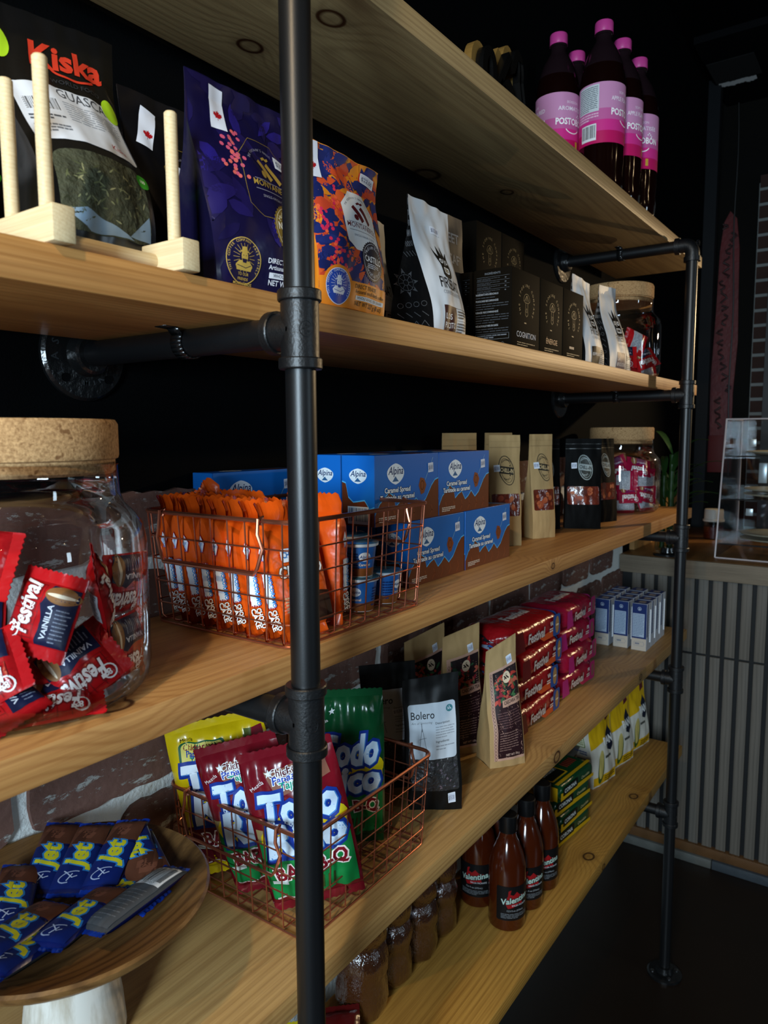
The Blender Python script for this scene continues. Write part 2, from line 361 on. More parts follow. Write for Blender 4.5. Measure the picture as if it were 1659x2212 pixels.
# ------------------------------------------------------------------ bags
class Bag:
    """stand-up pouch given by its four front corners; seam at the top, depth tb at the bottom"""
    def __init__(s, BL, BR, TR, TL, tb=.05, bulge=.010, wr=.0012, seed=0, front='#222222', side=None, back=None, n=(30, 42), gus=.3, rnd=.0, wf=1.0, mtf=None):
        s.o = (Vector(BL)+Vector(BR))/2; s.c = [Vector(q)-s.o for q in (BL, BR, TR, TL)]
        s.W = ((s.c[1]-s.c[0]).length+(s.c[2]-s.c[3]).length)/2; s.H = ((s.c[3]-s.c[0]).length+(s.c[2]-s.c[1]).length)/2
        s.n = (s.c[1]-s.c[0]).cross(s.c[3]-s.c[0]).normalized(); s.tb = tb; s.B = bulge; s.wr = wr; s.seed = seed*7.3; s.wf = wf
        h = Vector((s.n.x, s.n.y, 0)).normalized(); s.bk = -h; s.lean = ((s.c[3]-s.c[0])+(s.c[2]-s.c[1])).dot(-h)/2
        s.fm = mtf or (film(front) if isinstance(front, str) else front); s.sm = (film(side) if isinstance(side, str) else side) if side else s.fm; s.bm = film(back) if back else s.fm
        s.res = n; s.gus = gus
    @staticmethod
    def swell(v):
        t = min(max((v-.10)/.74, 0), 1); return t*t*(3-2*t)*.85+min(max(v, 0), 1)*.15
    def f(s, u, v):
        c = s.c
        P = (c[0]*(1-u)+c[1]*u)*(1-v)+(c[3]*(1-u)+c[2]*u)*v+s.bk*s.lean*(s.swell(v)-v)
        uu = min(max(u, 0), 1); vv = min(max(v, 0), 1)
        e = max(sin(pi*uu), 0)**.75; g = (sin(pi*min(vv/.9, 1))**.8 if vv < .9 else 0)
        d = s.B*e*(.25*(1-vv)+g)
        fade = min(1, uu*9)*min(1, (1-uu)*9)
        d += s.wr*fade*(noise.noise((u*4*s.wf+s.seed, v*5*s.wf, s.seed))*1.2+noise.noise((u*9*s.wf+s.seed, v*7*s.wf+3, s.seed+2))*.6)
        d += s.wr*.8*noise.noise((s.seed, v*6, u*1.5))*(vv)
        ax = (s.c[1]-s.c[0]).normalized()
        return P+s.n*d+ax*(.0022*noise.noise((v*4, s.seed, 5))*min(1, vv*4))
    def surf(s, x, y):
        u, v = x/s.W, y/s.H; e = .004; P = s.f(u, v); a = s.f(u+e, v)-s.f(u-e, v); b = s.f(u, v+e)-s.f(u, v-e)
        return P, a.cross(b).normalized()
    def body(s):
        mb = MB(); nu, nv = s.res; mb.grid(s.f, nu, nv, s.fm)
        def bkf(u, v):
            c = s.c; P = (c[0]*(1-u)+c[1]*u)*(1-v)+(c[3]*(1-u)+c[2]*u)*v
            P = P+s.bk*s.lean*(s.swell(v)-v)+(s.c[1]-s.c[0]).normalized()*(.0022*noise.noise((v*4, s.seed, 5))*min(1, v*4))
            return P+s.bk*(s.tb*(1-s.swell(v))+.0012+s.B*.5*max(sin(pi*u), 0)*max(sin(pi*v), 0)*(1-v))
        mb.grid(lambda u, v: bkf(1-u, v), 8, 14, s.bm)
        for u, sg in ((0, 1), (1, -1)):
            def sd(q, v, u=u, sg=sg):
                a, b = s.f(u, v), bkf(u, v); ax = (s.c[1]-s.c[0]).normalized()*sg
                return a+(b-a)*q+ax*s.gus*(b-a).length*.5*(1-abs(2*q-1))*(.25+.75*v)
            mb.grid(sd, 4, 20, s.sm)
        mb.face([mb.add([s.f(0, 0)]), mb.add([bkf(0, 0)]), mb.add([bkf(1, 0)]), mb.add([s.f(1, 0)])], s.bm)
        return mb.mesh('body', smooth=50)
    def side(s, u=0):
        """surface of a gusset: x from the front edge backwards (metres), y up (fraction of the height in metres)"""
        def g(x, y):
            v = y/s.H; a = s.f(u, v); d = s.tb*(1-s.swell(v)); q = min(x/max(d, 1e-4), 1); ax = (s.c[1]-s.c[0]).normalized()*(1 if u == 0 else -1)
            P = a+s.bk*x+ax*s.gus*d*.5*(1-abs(2*q-1))*(.25+.75*v)
            return P, (-ax*.9+s.n*.3*(1 if q > .5 else -1)).normalized()
        return g
    def make(s, name, art, label, cat, group=None, extra=()):
        parts = [('body', s.body(), None)]
        if art:
            for g, me in art.build(s.surf).items(): parts.append((g, me, None))
        for e in extra: parts.append(e)
        return thing(name, parts, s.o, label, cat, group)
def pillow(w_, h_, th, m, fin=.012, finm=None, seed=0, wr=.0012, teeth=10, nu=16, nv=22, back=None, puff=.6, taper=0.0):
    """sealed flow pack lying in its local XY plane, front +Z, crimped fins at both ends of Y"""
    def prof(u, v):
        a, b = 2*u-1, 2*v-1
        return max(1-abs(a)**2.4, 0)**puff*max(1-abs(b)**5, 0)**.6
    def f(sg):
        def q(u, v):
            k = prof(u, v); b = 2*v-1; e = abs(b)**6
            zz = sg*(th/2*k+wr*noise.noise((u*5+seed, v*6+sg*9, seed))*min(1, k*2)+wr*1.3*e*sin(u*34+seed)*(1-e))
            return Vector(((u-.5)*w_*(1-taper*abs(b)**3), (v-.5)*h_, zz))
        return q
    mb = MB(); mb.grid(f(1), nu, nv, m); mb.grid(lambda u, v: f(-1)(1-u, v), nu, nv, back or m)
    for sg in (-1, 1):
        n = teeth*2; y0 = sg*h_/2; ww = w_*(1-taper)
        for side in (1, -1):
            a = mb.add([((i/n-.5)*ww, y0-sg*.001, side*.0004) for i in range(n+1)])
            b = mb.add([((i/n-.5)*ww, y0+sg*fin*.6, side*.0004+(.0007 if i % 2 else -.0007)) for i in range(n+1)])
            c = mb.add([((i/n-.5)*ww, y0+sg*(fin if i % 2 else fin*.86), side*.0004+.001*noise.noise((i*.4+seed, sg, 2))) for i in range(n+1)])
            for i in range(n):
                mb.face((a+i, a+i+1, b+i+1, b+i), finm or m); mb.face((b+i, b+i+1, c+i+1, c+i), finm or m)
    def surf(x, y, g=f(1)):
        u, v = x/w_+.5, y/h_+.5; e = .01; P = g(u, v); A = g(min(u+e, 1), v)-g(max(u-e, 0), v); B = g(u, min(v+e, 1))-g(u, max(v-e, 0)); N = A.cross(B)
        return P, N.normalized() if N.length > 1e-12 else Vector((0, 0, 1))
    def surfb(x, y, g=f(-1)):
        u, v = .5-x/w_, y/h_+.5; e = .01; P = g(u, v); A = g(max(u-e, 0), v)-g(min(u+e, 1), v); B = g(u, min(v+e, 1))-g(u, max(v-e, 0)); N = A.cross(B)
        return P, N.normalized() if N.length > 1e-12 else Vector((0, 0, -1))
    return mb.mesh('wrapper', smooth=60), surf, surfb
def parts_of(body_name, me, *arts):
    """arts: (Art, surf) pairs -> part list"""
    parts = [(body_name, me, None)]
    for a, sf in arts:
        for g, q in a.build(sf).items(): parts.append((g, q, None))
    return parts
def frame(o, xa, ya, za=None):
    """matrix with the given origin and x, y axes"""
    xa = Vector(xa).normalized(); za = Vector(za).normalized() if za is not None else xa.cross(Vector(ya)).normalized(); ya = za.cross(xa).normalized()
    return Matrix(((xa.x, ya.x, za.x, o[0]), (xa.y, ya.y, za.y, o[1]), (xa.z, ya.z, za.z, o[2]), (0, 0, 0, 1)))
Z1, Z2, Z3, Z4, Z5 = 1.8520, 1.5281, 1.2062, .8750, .5469
TK = .0266; DEP = .2213; WALL = .250; NX = -.034; PX = 1.253; PY = -.049; PR = .0124; XE = 1.572; FZ = .0985
KC = .93
def kx(x): return -.4826+KC*(x+.4826)
def ky(y): return -.4466+KC*(y+.4466)
def kz(z): return 1.4077+KC*(z-1.4077)
# ------------------------------------------------------------------ the setting
FX = 2.95; CT = kz(1.004); BT = kz(1.301)+.0325; CE = kz(2.87)
BLK = M('#060708', .8, 0, .03, .15, 300)
PIPE = M('#0b0c0e', .40, .0, .5, .03, 900)
FIT = M('#0d0e10', .42, .0, .5, .12, 420)
PIPEG = M('#121314', .22, .0, .6, .25, 120)
def brick_material():
    g = NT('painted_brick'); n = g.noise(g.co, 9, 5); f = g.noise(g.co, 120, 3)
    c = g.mix(n, '#5f4238', '#83635a'); c = g.mix(g.math('MULTIPLY', f, .35), c, '#35211b')
    s = g.noise(g.vmath('ADD', g.vmath('MULTIPLY', g.co, (9, 9, 24)), (3.1, 0, 1.7)), 3.4, 8, .78)
    sp = g.ramp(s, ((.0, 0.0), (.565, 0.0), (.61, 1.0), (1, 1.0)))
    c = g.mix(g.math('MULTIPLY', sp, .75), c, '#b9bcb8')
    g.bump(g.math('ADD', f, g.math('MULTIPLY', sp, .6)), .5, .002); return g.done(c, .85, .2)
def mortar_material():
    g = NT('white_mortar'); f = g.noise(g.co, 160, 4); n = g.noise(g.co, 14, 3)
    c = g.mix(n, '#cdd3d1', '#ecf0ee'); g.bump(f, .7, .003); return g.done(c, .9, .2)
BRICK = brick_material(); MORTAR = mortar_material()
XL = -1.3
struct('floor', MB().box(-4, 6, -5, WALL, FZ-.05, FZ, (lambda g: g.done(g.mix(g.noise(g.co, 2.4, 6, .65), '#0c0704', '#22150a'), g.ramp(g.noise(g.co, 5, 4), ((0, .32), (1, .55))), .4))(NT('stained_concrete')) ))
struct('ceiling', MB().box(-4, FX, -5, WALL, CE, CE+.08, BLK))
wb = struct('wall_back', MB().box(-4, FX, WALL, WALL+.08, BT, CE, BLK).box(1.80, FX, WALL, WALL+.08, FZ, BT, BLK))
wl = struct('wall_lower', MB().box(-4, 1.80, WALL, WALL+.08, FZ, BT, MORTAR))
# bricks of the lower wall, each proud of its mortar
bl, bh = .1845, .0715; variants = []
for k in range(6):
    rd = random.Random(k+5); pts = []
    per = [(-bl/2+bl*i/12, -bh/2) for i in range(12)]+[(bl/2, -bh/2+bh*i/5) for i in range(5)]+[(bl/2-bl*i/12, bh/2) for i in range(12)]+[(-bl/2, bh/2-bh*i/5) for i in range(5)]
    for x, y in per:
        e = .006*(abs(x)/(bl/2))**14*(abs(y)/(bh/2))**5
        x2 = x-math.copysign(e, x)+rd.uniform(-.0026, .0022); y2 = y-math.copysign(e, y)+rd.uniform(-.0022, .0016); pts.append((x2, y2))
    mb = MB(); mb.prism(pts, lambda x, y, d: (x, -d, y), -.002, .006, BRICK)
    inner = [(x*.965, y*.92) for x, y in pts]
    variants.append(mb.mesh('brick', smooth=20))
rd = random.Random(3)
for c in range(0, 10):
    zc = .965-.048+.096*(c-5)+.096
    if zc > 1.33: continue
    off = 0.0 if c % 2 == 1 else .109
    for i in range(-2, 11):
        x = -.1+.109+.218*i+off+(-.218 if off else 0)
        if kx(x) > 1.71: continue
        o = link('brick', variants[rd.randrange(6)], wl); o.location = (kx(x)+rd.uniform(-.003, .003), WALL, kz(zc)+rd.uniform(-.002, .002)); o.rotation_euler = (0, rd.uniform(-.008, .008), 0)
# far wall behind the counter

def far(y, z, X=FX): k = (X+.483)/3.483; return (-.4466+(y+.4466)*k, 1.4077+(z-1.4077)*k)
wf = struct('wall_far', MB().box(FX, FX+.08, -5, WALL, FZ, CE, M('#0a0907', .7, 0, .1)))
y1, _ = far(.092, 2.0)
bpan = struct('trim_1', MB().box(FX-.03, FX, -1.2, y1, FZ, far(0, 2.42)[1], M('#7f8381', .9, 0, .2, .5, 150)), 'brick facing on the far wall beside the display case')
FB = M('#3b2a25', .85, 0, .2, .5, 200, 0, .35, 12)
fbm = MB().box(-.008, 0, -.1, .1, -.0235, .0235, FB).mesh('brick', smooth=0); fbm2 = MB().box(-.008, 0, -.05, .05, -.0235, .0235, FB).mesh('brick', smooth=0)
for c in range(24):
    zc = 1.03+.060*c; y = y1-(.104 if c % 2 else .054)
    o = link('brick', fbm if c % 2 else fbm2, bpan); o.location = (FX-.03, y, zc)
    o = link('brick', fbm, bpan); o.location = (FX-.03, y-(.212 if c % 2 else .162), zc)
DARKFR = M('#101417', .5)
struct('trim_2', MB().box(FX-.08, FX-.05, -1.2, far(.035, 1.5)[0], FZ, far(0, 2.06)[1], DARKFR), 'black frame board standing before the far bricks')
struct('trim_3', MB().box(kx(2.96), kx(3.0), .205, WALL, FZ, CE, M('#0d1014', .6, 0, .2)), 'black square post between the back wall and the far wall')
struct('trim_4', MB().box(kx(2.05), kx(2.72), WALL-.015, WALL, CT, kz(1.162), wood('oak_strip', '#b98f58', '#8d6232', freq=900)), 'low oak splash board on the wall behind the counter')
cp = struct('trim_5', MB().box(2.35, FX, -.3, .225, CE-.024, CE, M('#06070a', .7, 0, .1)), 'black ceiling panel with a torn edge')
mb = MB(); rd = random.Random(4)
for i in range(10):
    x0, x1 = kx(2.95), kx(2.99); y = ky(.262-.014*i)
    a = mb.add([(x0+rd.uniform(-.006, .006), y, CE-.026), (x0, y-.013, CE-.026), (x1+rd.uniform(-.01, .01), y-.013, CE-.027), (x1, y, CE-.027)]); mb.face((a, a+1, a+2, a+3), M('#cfd2d2', .9))
link('torn_edge', mb.mesh('torn_edge'), cp)
link('opening_shade', MB().box(kx(2.75), kx(2.945), ky(.1), ky(.27), CE-.027, CE-.0245, M('#020202', .9)).mesh('opening_shade'), cp)  # near-black plate painted as the shade inside the ceiling hole; no hole is cut
# counter: worktop, slatted front, plinth
PL = wood('grey_oak_edge', '#8d7f6c', '#3d352c', freq=1500, rough=.6, streak=.8); TOP = wood('counter_top_wood', '#7a5732', '#4d3219', freq=900, rough=.35)
CX = kx(1.95); CT = kz(1.004); YR = ky(-1.3); YL = WALL-.002
ct = link('counter_worktop', None); ct.location = (CX, 0, 0); tag(ct, 'long wooden counter worktop with grey oak front edge at right', 'worktop')
link('top', MB().box(.0, .80, YR, YL, kz(.947), CT, TOP, .002).mesh('top'), ct)
eo = link('front_edge', MB().box(-YL, -YR, 0, .012, kz(.946), CT-.001, PL, .0015).mesh('front_edge'), ct); eo.rotation_euler = (0, 0, -pi/2); eo.location = (-.0125, 0, 0); eo['label'] = 'grey oak front edge with dark grain'
cb = link('slatted_counter', None); cb.location = (CX, 0, 0); tag(cb, 'counter base of upright grey wooden slats on black backing', 'counter')
link('backing', MB().box(.022, .05, YR, YL, FZ, kz(.945), M('#07090c', .7)).mesh('backing'), cb)
SL = wood('grey_slat_wood', '#706960', '#4b463f', freq=1800, rough=.6, streak=.7)
sm1 = MB().box(0, .245*KC, -.0135, .0135, -.006, .006, SL, .001).mesh('slat'); sm2 = MB().box(0, .632*KC, -.0135, .0135, -.006, .006, SL, .001).mesh('slat')
for i in range(-8, 29):
    y = ky(.0405-.0418*i)
    if y > .23: continue
    for me, z in ((sm1, kz(.702)), (sm2, kz(.063))):
        o = link('slat', me, cb); o.matrix_local = Matrix(((0, 0, -1, .016), (0, 1, 0, y), (1, 0, 0, z), (0, 0, 0, 1)))
link('lower_rail', MB().box(.002, .05, YR, YL, kz(.030), kz(.062), wood('rail_wood', '#6b4a2c', '#3d2814', freq=1200), .002).mesh('lower_rail'), cb)
for a, b, c in ((YL, ky(-.02), '#5a5a55'), (ky(-.023), ky(-.42), '#3f464c'), (ky(-.423), ky(-.9), '#55544f')):
    link('plinth_tile', MB().box(-.006, .04, b, a, FZ+.0005, kz(.029), M(c, .5, 0, .4, .2, 150, 0, .3, 25), .001).mesh('plinth_tile'), cb)
# ------------------------------------------------------------------ shelves
KN = {1: [(.134, .051, -TK, .013), (.124, .156, -TK, .012), (.731, .143, -TK, .011), (.574, .21, -TK, .02)], 2: [(-.5, .1, 0, .01)],
      3: [(-.168, .022, 0, .011), (.621, 0, -.012, .005)], 4: [(.655, 0, -.014, .010), (1.142, .0, -.012, .007)], 5: [(1.21, .026, 0, .010), (.907, .027, 0, .011), (.92, 0, -.02, .006)]}
WC = {1: ('#b69c6e', '#74583a'), 2: ('#c38f52', '#855424'), 3: ('#c69458', '#885226'), 4: ('#bf985e', '#7f572c'), 5: ('#ca9746', '#7a4a14')}
for i, z in enumerate((Z1, Z2, Z3, Z4, Z5), 1):
    m = wood('pine_board_%d' % i, *WC[i], cy=.05+.03*i, cz=-.14-.03*i, freq=1050+160*(i % 3), knots=KN[i], rough=.48)
    o = link('shelf_board', MB().box(XL, XE, 0, DEP, -TK, 0, m, .0012).mesh('shelf_board'), None, Matrix.Translation((0, 0, z)))
    tag(o, {1: 'topmost pine shelf board, seen from below', 2: 'second pine shelf board from the top, carrying the coffee bags', 3: 'middle pine shelf board, carrying the cork-lidded jar and blue boxes',
            4: 'fourth pine shelf board from the top, carrying the wooden bowl', 5: 'lowest pine shelf board, carrying the sauce bottles'}[i], 'shelf', 'pine shelf boards')
# black pipe frames
def pipe_frame(x, label, deep):
    r = link('pipe_stand', None, None, Matrix.Translation((x, PY, 0))); tag(r, label, 'pipe stand', 'black pipe stands'); zs = [z-TK-PR for z in (Z1, Z2, Z3, Z4, Z5)]
    if deep: zs[0] = Z1+.036
    link('upright', MB().tube([(0, 0, FZ+.008), (0, 0, zs[0]-.02 if not deep else 2.3)], PR, PIPE, 28).mesh('upright'), r)
    fl = MB().lathe([(.0, 0), (.040, 0), (.040, .005), (.036, .008), (.021, .009), (.0185, .022), (PR, .023)], PIPEG, 36, (0, 0, FZ))
    o = link('floor_flange', fl.mesh('floor_flange'), r)
    for a in range(4):
        q = link('screw', MB().lathe([(.0045, .007), (.0045, .010), (.002, .011)], M('#8a8d90', .3, 1), 10, (.029*cos(a*pi/2+.6), .029*sin(a*pi/2+.6), FZ)).mesh('screw'), o)
    for i, z in enumerate(zs):
        h = MB(); yw = WALL-PY
        if i == 0 and not deep:   # elbow at the top
            pts = [(0, 0, z-.033), (0, 0, z-.02)]+[(0, .018-.018*cos(a), z-.018+.018*sin(a)) for a in [pi/2*k/6 for k in range(7)]]+[(0, .033, z)]
            h.tube(pts, PR*1.22, FIT, 24)
            h.tube([(0, 0, z-.036), (0, 0, z-.026)], PR*1.42, FIT, 24); h.tube([(0, .026, z), (0, .036, z)], PR*1.42, FIT, 24)
            fit = link('elbow', h.mesh('elbow'), r)
        else:
            h.tube([(0, 0, z-.028), (0, 0, z+.028)], PR*1.24, FIT, 28)
            for a, b in ((.0225, .0315), (-.0305, -.0215)):
                h.tube([(0, 0, z+a), (0, 0, z+a+.001), (0, 0, z+b-.001), (0, 0, z+b)], [PR*1.36, PR*1.42, PR*1.42, PR*1.36], FIT, 28)
            h.tube([(0, 0, z), (0, .03, z)], PR*1.24, FIT, 28); h.tube([(0, .022, z), (0, .023, z), (0, .030, z), (0, .031, z)], [PR*1.36, PR*1.42, PR*1.42, PR*1.36], FIT, 28)
            fit = link('tee_fitting', h.mesh('tee_fitting'), r)
        # cast roundel on the fitting
        rr = MB(); n0 = Vector((-.5, -.86, 0)).normalized(); c0 = Vector((0, 0, z))+n0*(PR*1.24)
        tx = Vector((n0.y, -n0.x, 0)); ring = [c0+tx*(.0052*cos(a))+Vector((0, 0, .0062*sin(a)))-n0*(.0052*cos(a))**2/(2*PR*1.24) for a in [2*pi*k/18 for k in range(18)]]
        rr.tube(ring, .0005, FIT, 5, True)
        for k in range(5):
            c1 = c0+tx*(.0026*cos(k*1.257))+Vector((0, 0, .0032*sin(k*1.257))); rr.tube([c1-n0*.001, c1+n0*.0004], .0009, FIT, 6)
        link('cast_mark', rr.mesh('cast_mark'), fit)
        link('bracket_pipe', MB().tube([(0, .02, z), (0, yw-.004, z)], PR, PIPE, 26).mesh('bracket_pipe'), r)
        wfl = MB(); fz = z
        def ax(p): return [(0, yw-q[1], q[0]) for q in p]
        prof = [(.001, .0), (.047, .0), (.047, .004), (.044, .007), (.0225, .008), (.0205, .020), (.0175, .022), (PR, .022)]; n = 40; rings = []
        for rad, hh in prof: rings.append(wfl.add([(rad*cos(2*pi*k/n), yw-hh, fz+rad*sin(2*pi*k/n)) for k in range(n)]))
        for k in range(len(prof)-1):
            for j in range(n): wfl.face((rings[k]+j, rings[k]+(j+1) % n, rings[k+1]+(j+1) % n, rings[k+1]+j), PIPEG)
        wo = link('wall_flange', wfl.mesh('wall_flange'), r)
        if deep and i in (0, 1):
            for a in (135, 225, 315, 45):
                s_ = MB(); cc = (.034*cos(radians(a)), yw-.0085, fz+.034*sin(radians(a))); s_.tube([(cc[0], yw-.006, cc[2]), (cc[0], cc[1]-.0005, cc[2])], .0045, M('#2b2e31', .25, 1), 12)
                link('screw', s_.mesh('screw'), wo)
            art = Art('cast_lettering'); lm = M('#2f3336', .25)
            art.arc('LAS', 0, 0, .0315, .0075, lm, 222, 150, .02, False); art.arc('MIK', 0, 0, .031, .0075, lm, 258, 312, .02, True)
            for g, me in art.build(lambda x, y: (Vector((x, yw-.0075, fz+y)), Vector((0, -1, 0))), .01, .0003).items(): link(g, me, wo)
        if (deep and 0 < i < 4) or (not deep and i < 2):  # strap holding the board
            st = MB(); yc = .135+(.02 if not deep else 0)
            path = [(-.03, yc, z+PR), (-.0165, yc, z+PR*.96)]+[((PR+.0012)*cos(a), yc, z+(PR+.0012)*sin(a)) for a in [radians(150+240*k/14) for k in range(15)]]+[(.0165, yc, z+PR*.96), (.03, yc, z+PR)]
            for k in range(len(path)-1):
                a, b = Vector(path[k]), Vector(path[k+1]); q = st.add([a+Vector((0, -.007, 0)), b+Vector((0, -.007, 0)), b+Vector((0, .007, 0)), a+Vector((0, .007, 0))]); st.face((q, q+1, q+2, q+3), PIPEG)
            sto = link('pipe_strap', st.mesh('pipe_strap', smooth=60), r); md = sto.modifiers.new('thickness', 'SOLIDIFY'); md.thickness = .0014; md.offset = 0
    return r
pipe_frame(NX, 'near black iron pipe stand in front of the shelves', True)
pipe_frame(PX, 'far black iron pipe stand with elbow top and floor flange', False)
# ------------------------------------------------------------------ top shelf: soda bottles, cut-out ornament
def price(a, x, y, w_=.016, h_=.009, rot=0, txt='22.00'):
    a.part('price_sticker').rrect(x-w_/2, y-h_/2, x+w_/2, y+h_/2, .0006, '#d9dde6', rot).up(); a.rect(x-w_*.42, y-h_*.36, x+w_*.42, y+h_*.36, '#c3c8d6', rot).up(); a.text('$'+txt, x, y-h_*.2, h_*.42, '#4a4f66', rot=rot, maxw=w_*.8)
    return a
SODA = M('#120403', .08, 0, .6); SODAT = M('#1d1216', .15, 0, .6)
cap_m = M('#c9418f', .4)
r0 = .0425
prof = [(.030, .0), (.036, .003), (.0405, .012), (.0425, .03), (.0405, .05), (.0425, .075), (.0425, .215), (.0415, .225), (.038, .245), (.030, .270), (.022, .285), (.0155, .295), (.0145, .305), (.0165, .306), (.0165, .309), (.0145, .310), (.0145, .316)]
bott = MB().lathe(prof, SODA, 40, mfn=lambda k: SODA if prof[k+1][1] < .262 else SODAT).mesh('bottle')
capm = MB(); capm.lathe([(.0168, .3115), (.0172, .3125), (.0172, .3275), (.0163, .330), (.001, .3302)], cap_m, 40)
capm.lathe([(.0173, .3095), (.0173, .3112)], cap_m, 40, cap=False); capm = capm.mesh('cap')
a = Art('label'); C = 2*pi*r0
for y0, y1, c in ((0, .022, '#c4155f'), (.022, .042, '#d8338c'), (.042, .062, '#c9629f'), (.062, .109, '#cf8fb9')): a.rect(0, y0, C, y1, c)
a.up().rect(.004, .058, .050, .106, '#cfd8dc').up().fine(.006, .060, .048, .104, 13, '#4b5360', 3, .35)
a.barcode(.014, .006, .046, .036, 5, n=24); a.fine(.006, .042, .05, .056, 3, '#e9bcd6', 8)
for cx, t1, t2 in ((.108, 'SOFT DRINK', 'APPLE FLAVOURED'), (.200, 'BOISSON', 'AROMATISÉE')):
    a.text(t1, cx, .089, .0045, '#f4e6f0'); a.text(t2, cx, .076, .0072, '#f6ecf4', bold=.01, maxw=.07); a.text('POSTOBÓN', cx, .050, .0115, '#ffffff', bold=.03, maxw=.07)
    a.ring(cx, .046, .016, .012, .0018, '#ffffff', 12, 0, 205, 335); a.rect(cx+.008, .006, cx+.014, .02, '#c8a23c')
    for k in range(3): a.ell(cx+.012+.003*k, .067+.003*(k % 2), .0014, .0014, '#ffffff', n=8)
for i, (x, y, xc, lab) in enumerate(((.976, .063, .055, 'foremost pink-labelled dark soda bottle, tallest in view, barcode facing out'), (.967, .150, .165, 'leftmost pink-labelled soda bottle, its brand front facing out'),
        (1.063, .055, .06, 'pink-capped soda bottle right behind the foremost one'), (1.158, .050, .19, 'rightmost pink-capped soda bottle, mostly hidden'), (1.056, .147, .12, 'pink-capped soda bottle peeping out between the left and foremost bottles'))):
    a0 = radians(198)-xc/r0
    lm = a.build(cyl((0, 0, .098), r0, a0), .0034, .0003, .00005)
    thing('soda_bottle', [('bottle', bott, None), ('cap', capm, None, 'pink screw cap')]+[(g, m, None) for g, m in lm.items()], (x, y, Z1), lab, 'bottle', 'pink-labelled soda bottles')
# cut-out ornament of black strokes backed with gold
GOLD = M('#8a6a34', .45, .2); OB = M('#0a0a0a', .25)
def strokes(m, dy, w_, off):
    mb = MB()
    def band(pts):
        n = len(pts); L = []
        for i, q in enumerate(pts):
            p0, p1 = Vector(pts[max(i-1, 0)]), Vector(pts[min(i+1, n-1)]); t = (p1-p0).normalized(); nn = Vector((-t.y, t.x)); c = Vector(q)+Vector(off)
            L.append((c+nn*w_/2, c-nn*w_/2))
        poly = [tuple(q[0]) for q in L]+[tuple(q[1]) for q in reversed(L)]
        mb.prism(poly, lambda x, y, d: (x, d, y), dy, dy+.012, m)
    arcp = lambda cx, cz, rx, rz, a0, a1: [(cx+rx*cos(radians(a0+(a1-a0)*k/12)), cz+rz*sin(radians(a0+(a1-a0)*k/12))) for k in range(13)]
    band([(-.055, .0)]+arcp(-.038, .060, .015, .022, 180, 0)+[(-.02, .03), (-.012, 0)])
    band([(-.03, .018), (.025, .100)]); band([(-.004, .055), (.07, .0)]); band([(.035, .085)]+arcp(.052, .086, .012, .026, 150, -20)+[(.075, .04)]); band([(.01, .0)]+arcp(.022, .04, .011, .02, 180, 0)+[(.037, 0)])
    return mb.mesh('stroke_layer', smooth=0)
thing('cut_out_ornament', [('gold_backing', strokes(GOLD, 0, .016, (-.004, .003)), None), ('black_face', strokes(OB, -.013, .013, (.004, -.002)), None)], (.515, .062, Z1), 'black and gold cut-out stroke ornament left of the soda bottles', 'ornament')
# ------------------------------------------------------------------ second shelf
def hexp(cx, cy, w_, h_): return [(cx-w_/2, cy-h_/2+h_*.12), (cx-w_*.3, cy-h_/2), (cx+w_*.3, cy-h_/2), (cx+w_/2, cy-h_/2+h_*.12), (cx+w_/2, cy+h_*.22), (cx+w_*.2, cy+h_/2), (cx-w_*.2, cy+h_/2), (cx-w_/2, cy+h_*.22)]
def logo_n(a, cx, cy, s, col):
    a.line([(cx-.5*s, cy+.28*s), (cx-.05*s, cy-.28*s)], .26*s, col); a.line([(cx-.0*s, cy+.28*s), (cx+.5*s, cy-.28*s)], .26*s, col); a.ell(cx-.46*s, cy-.22*s, .15*s, .15*s, col, n=12)
    a.line([(cx-.2*s, cy+.52*s), (cx-.05*s, cy+.6*s), (cx+.06*s, cy+.54*s), (cx+.2*s, cy+.62*s)], .1*s, col)
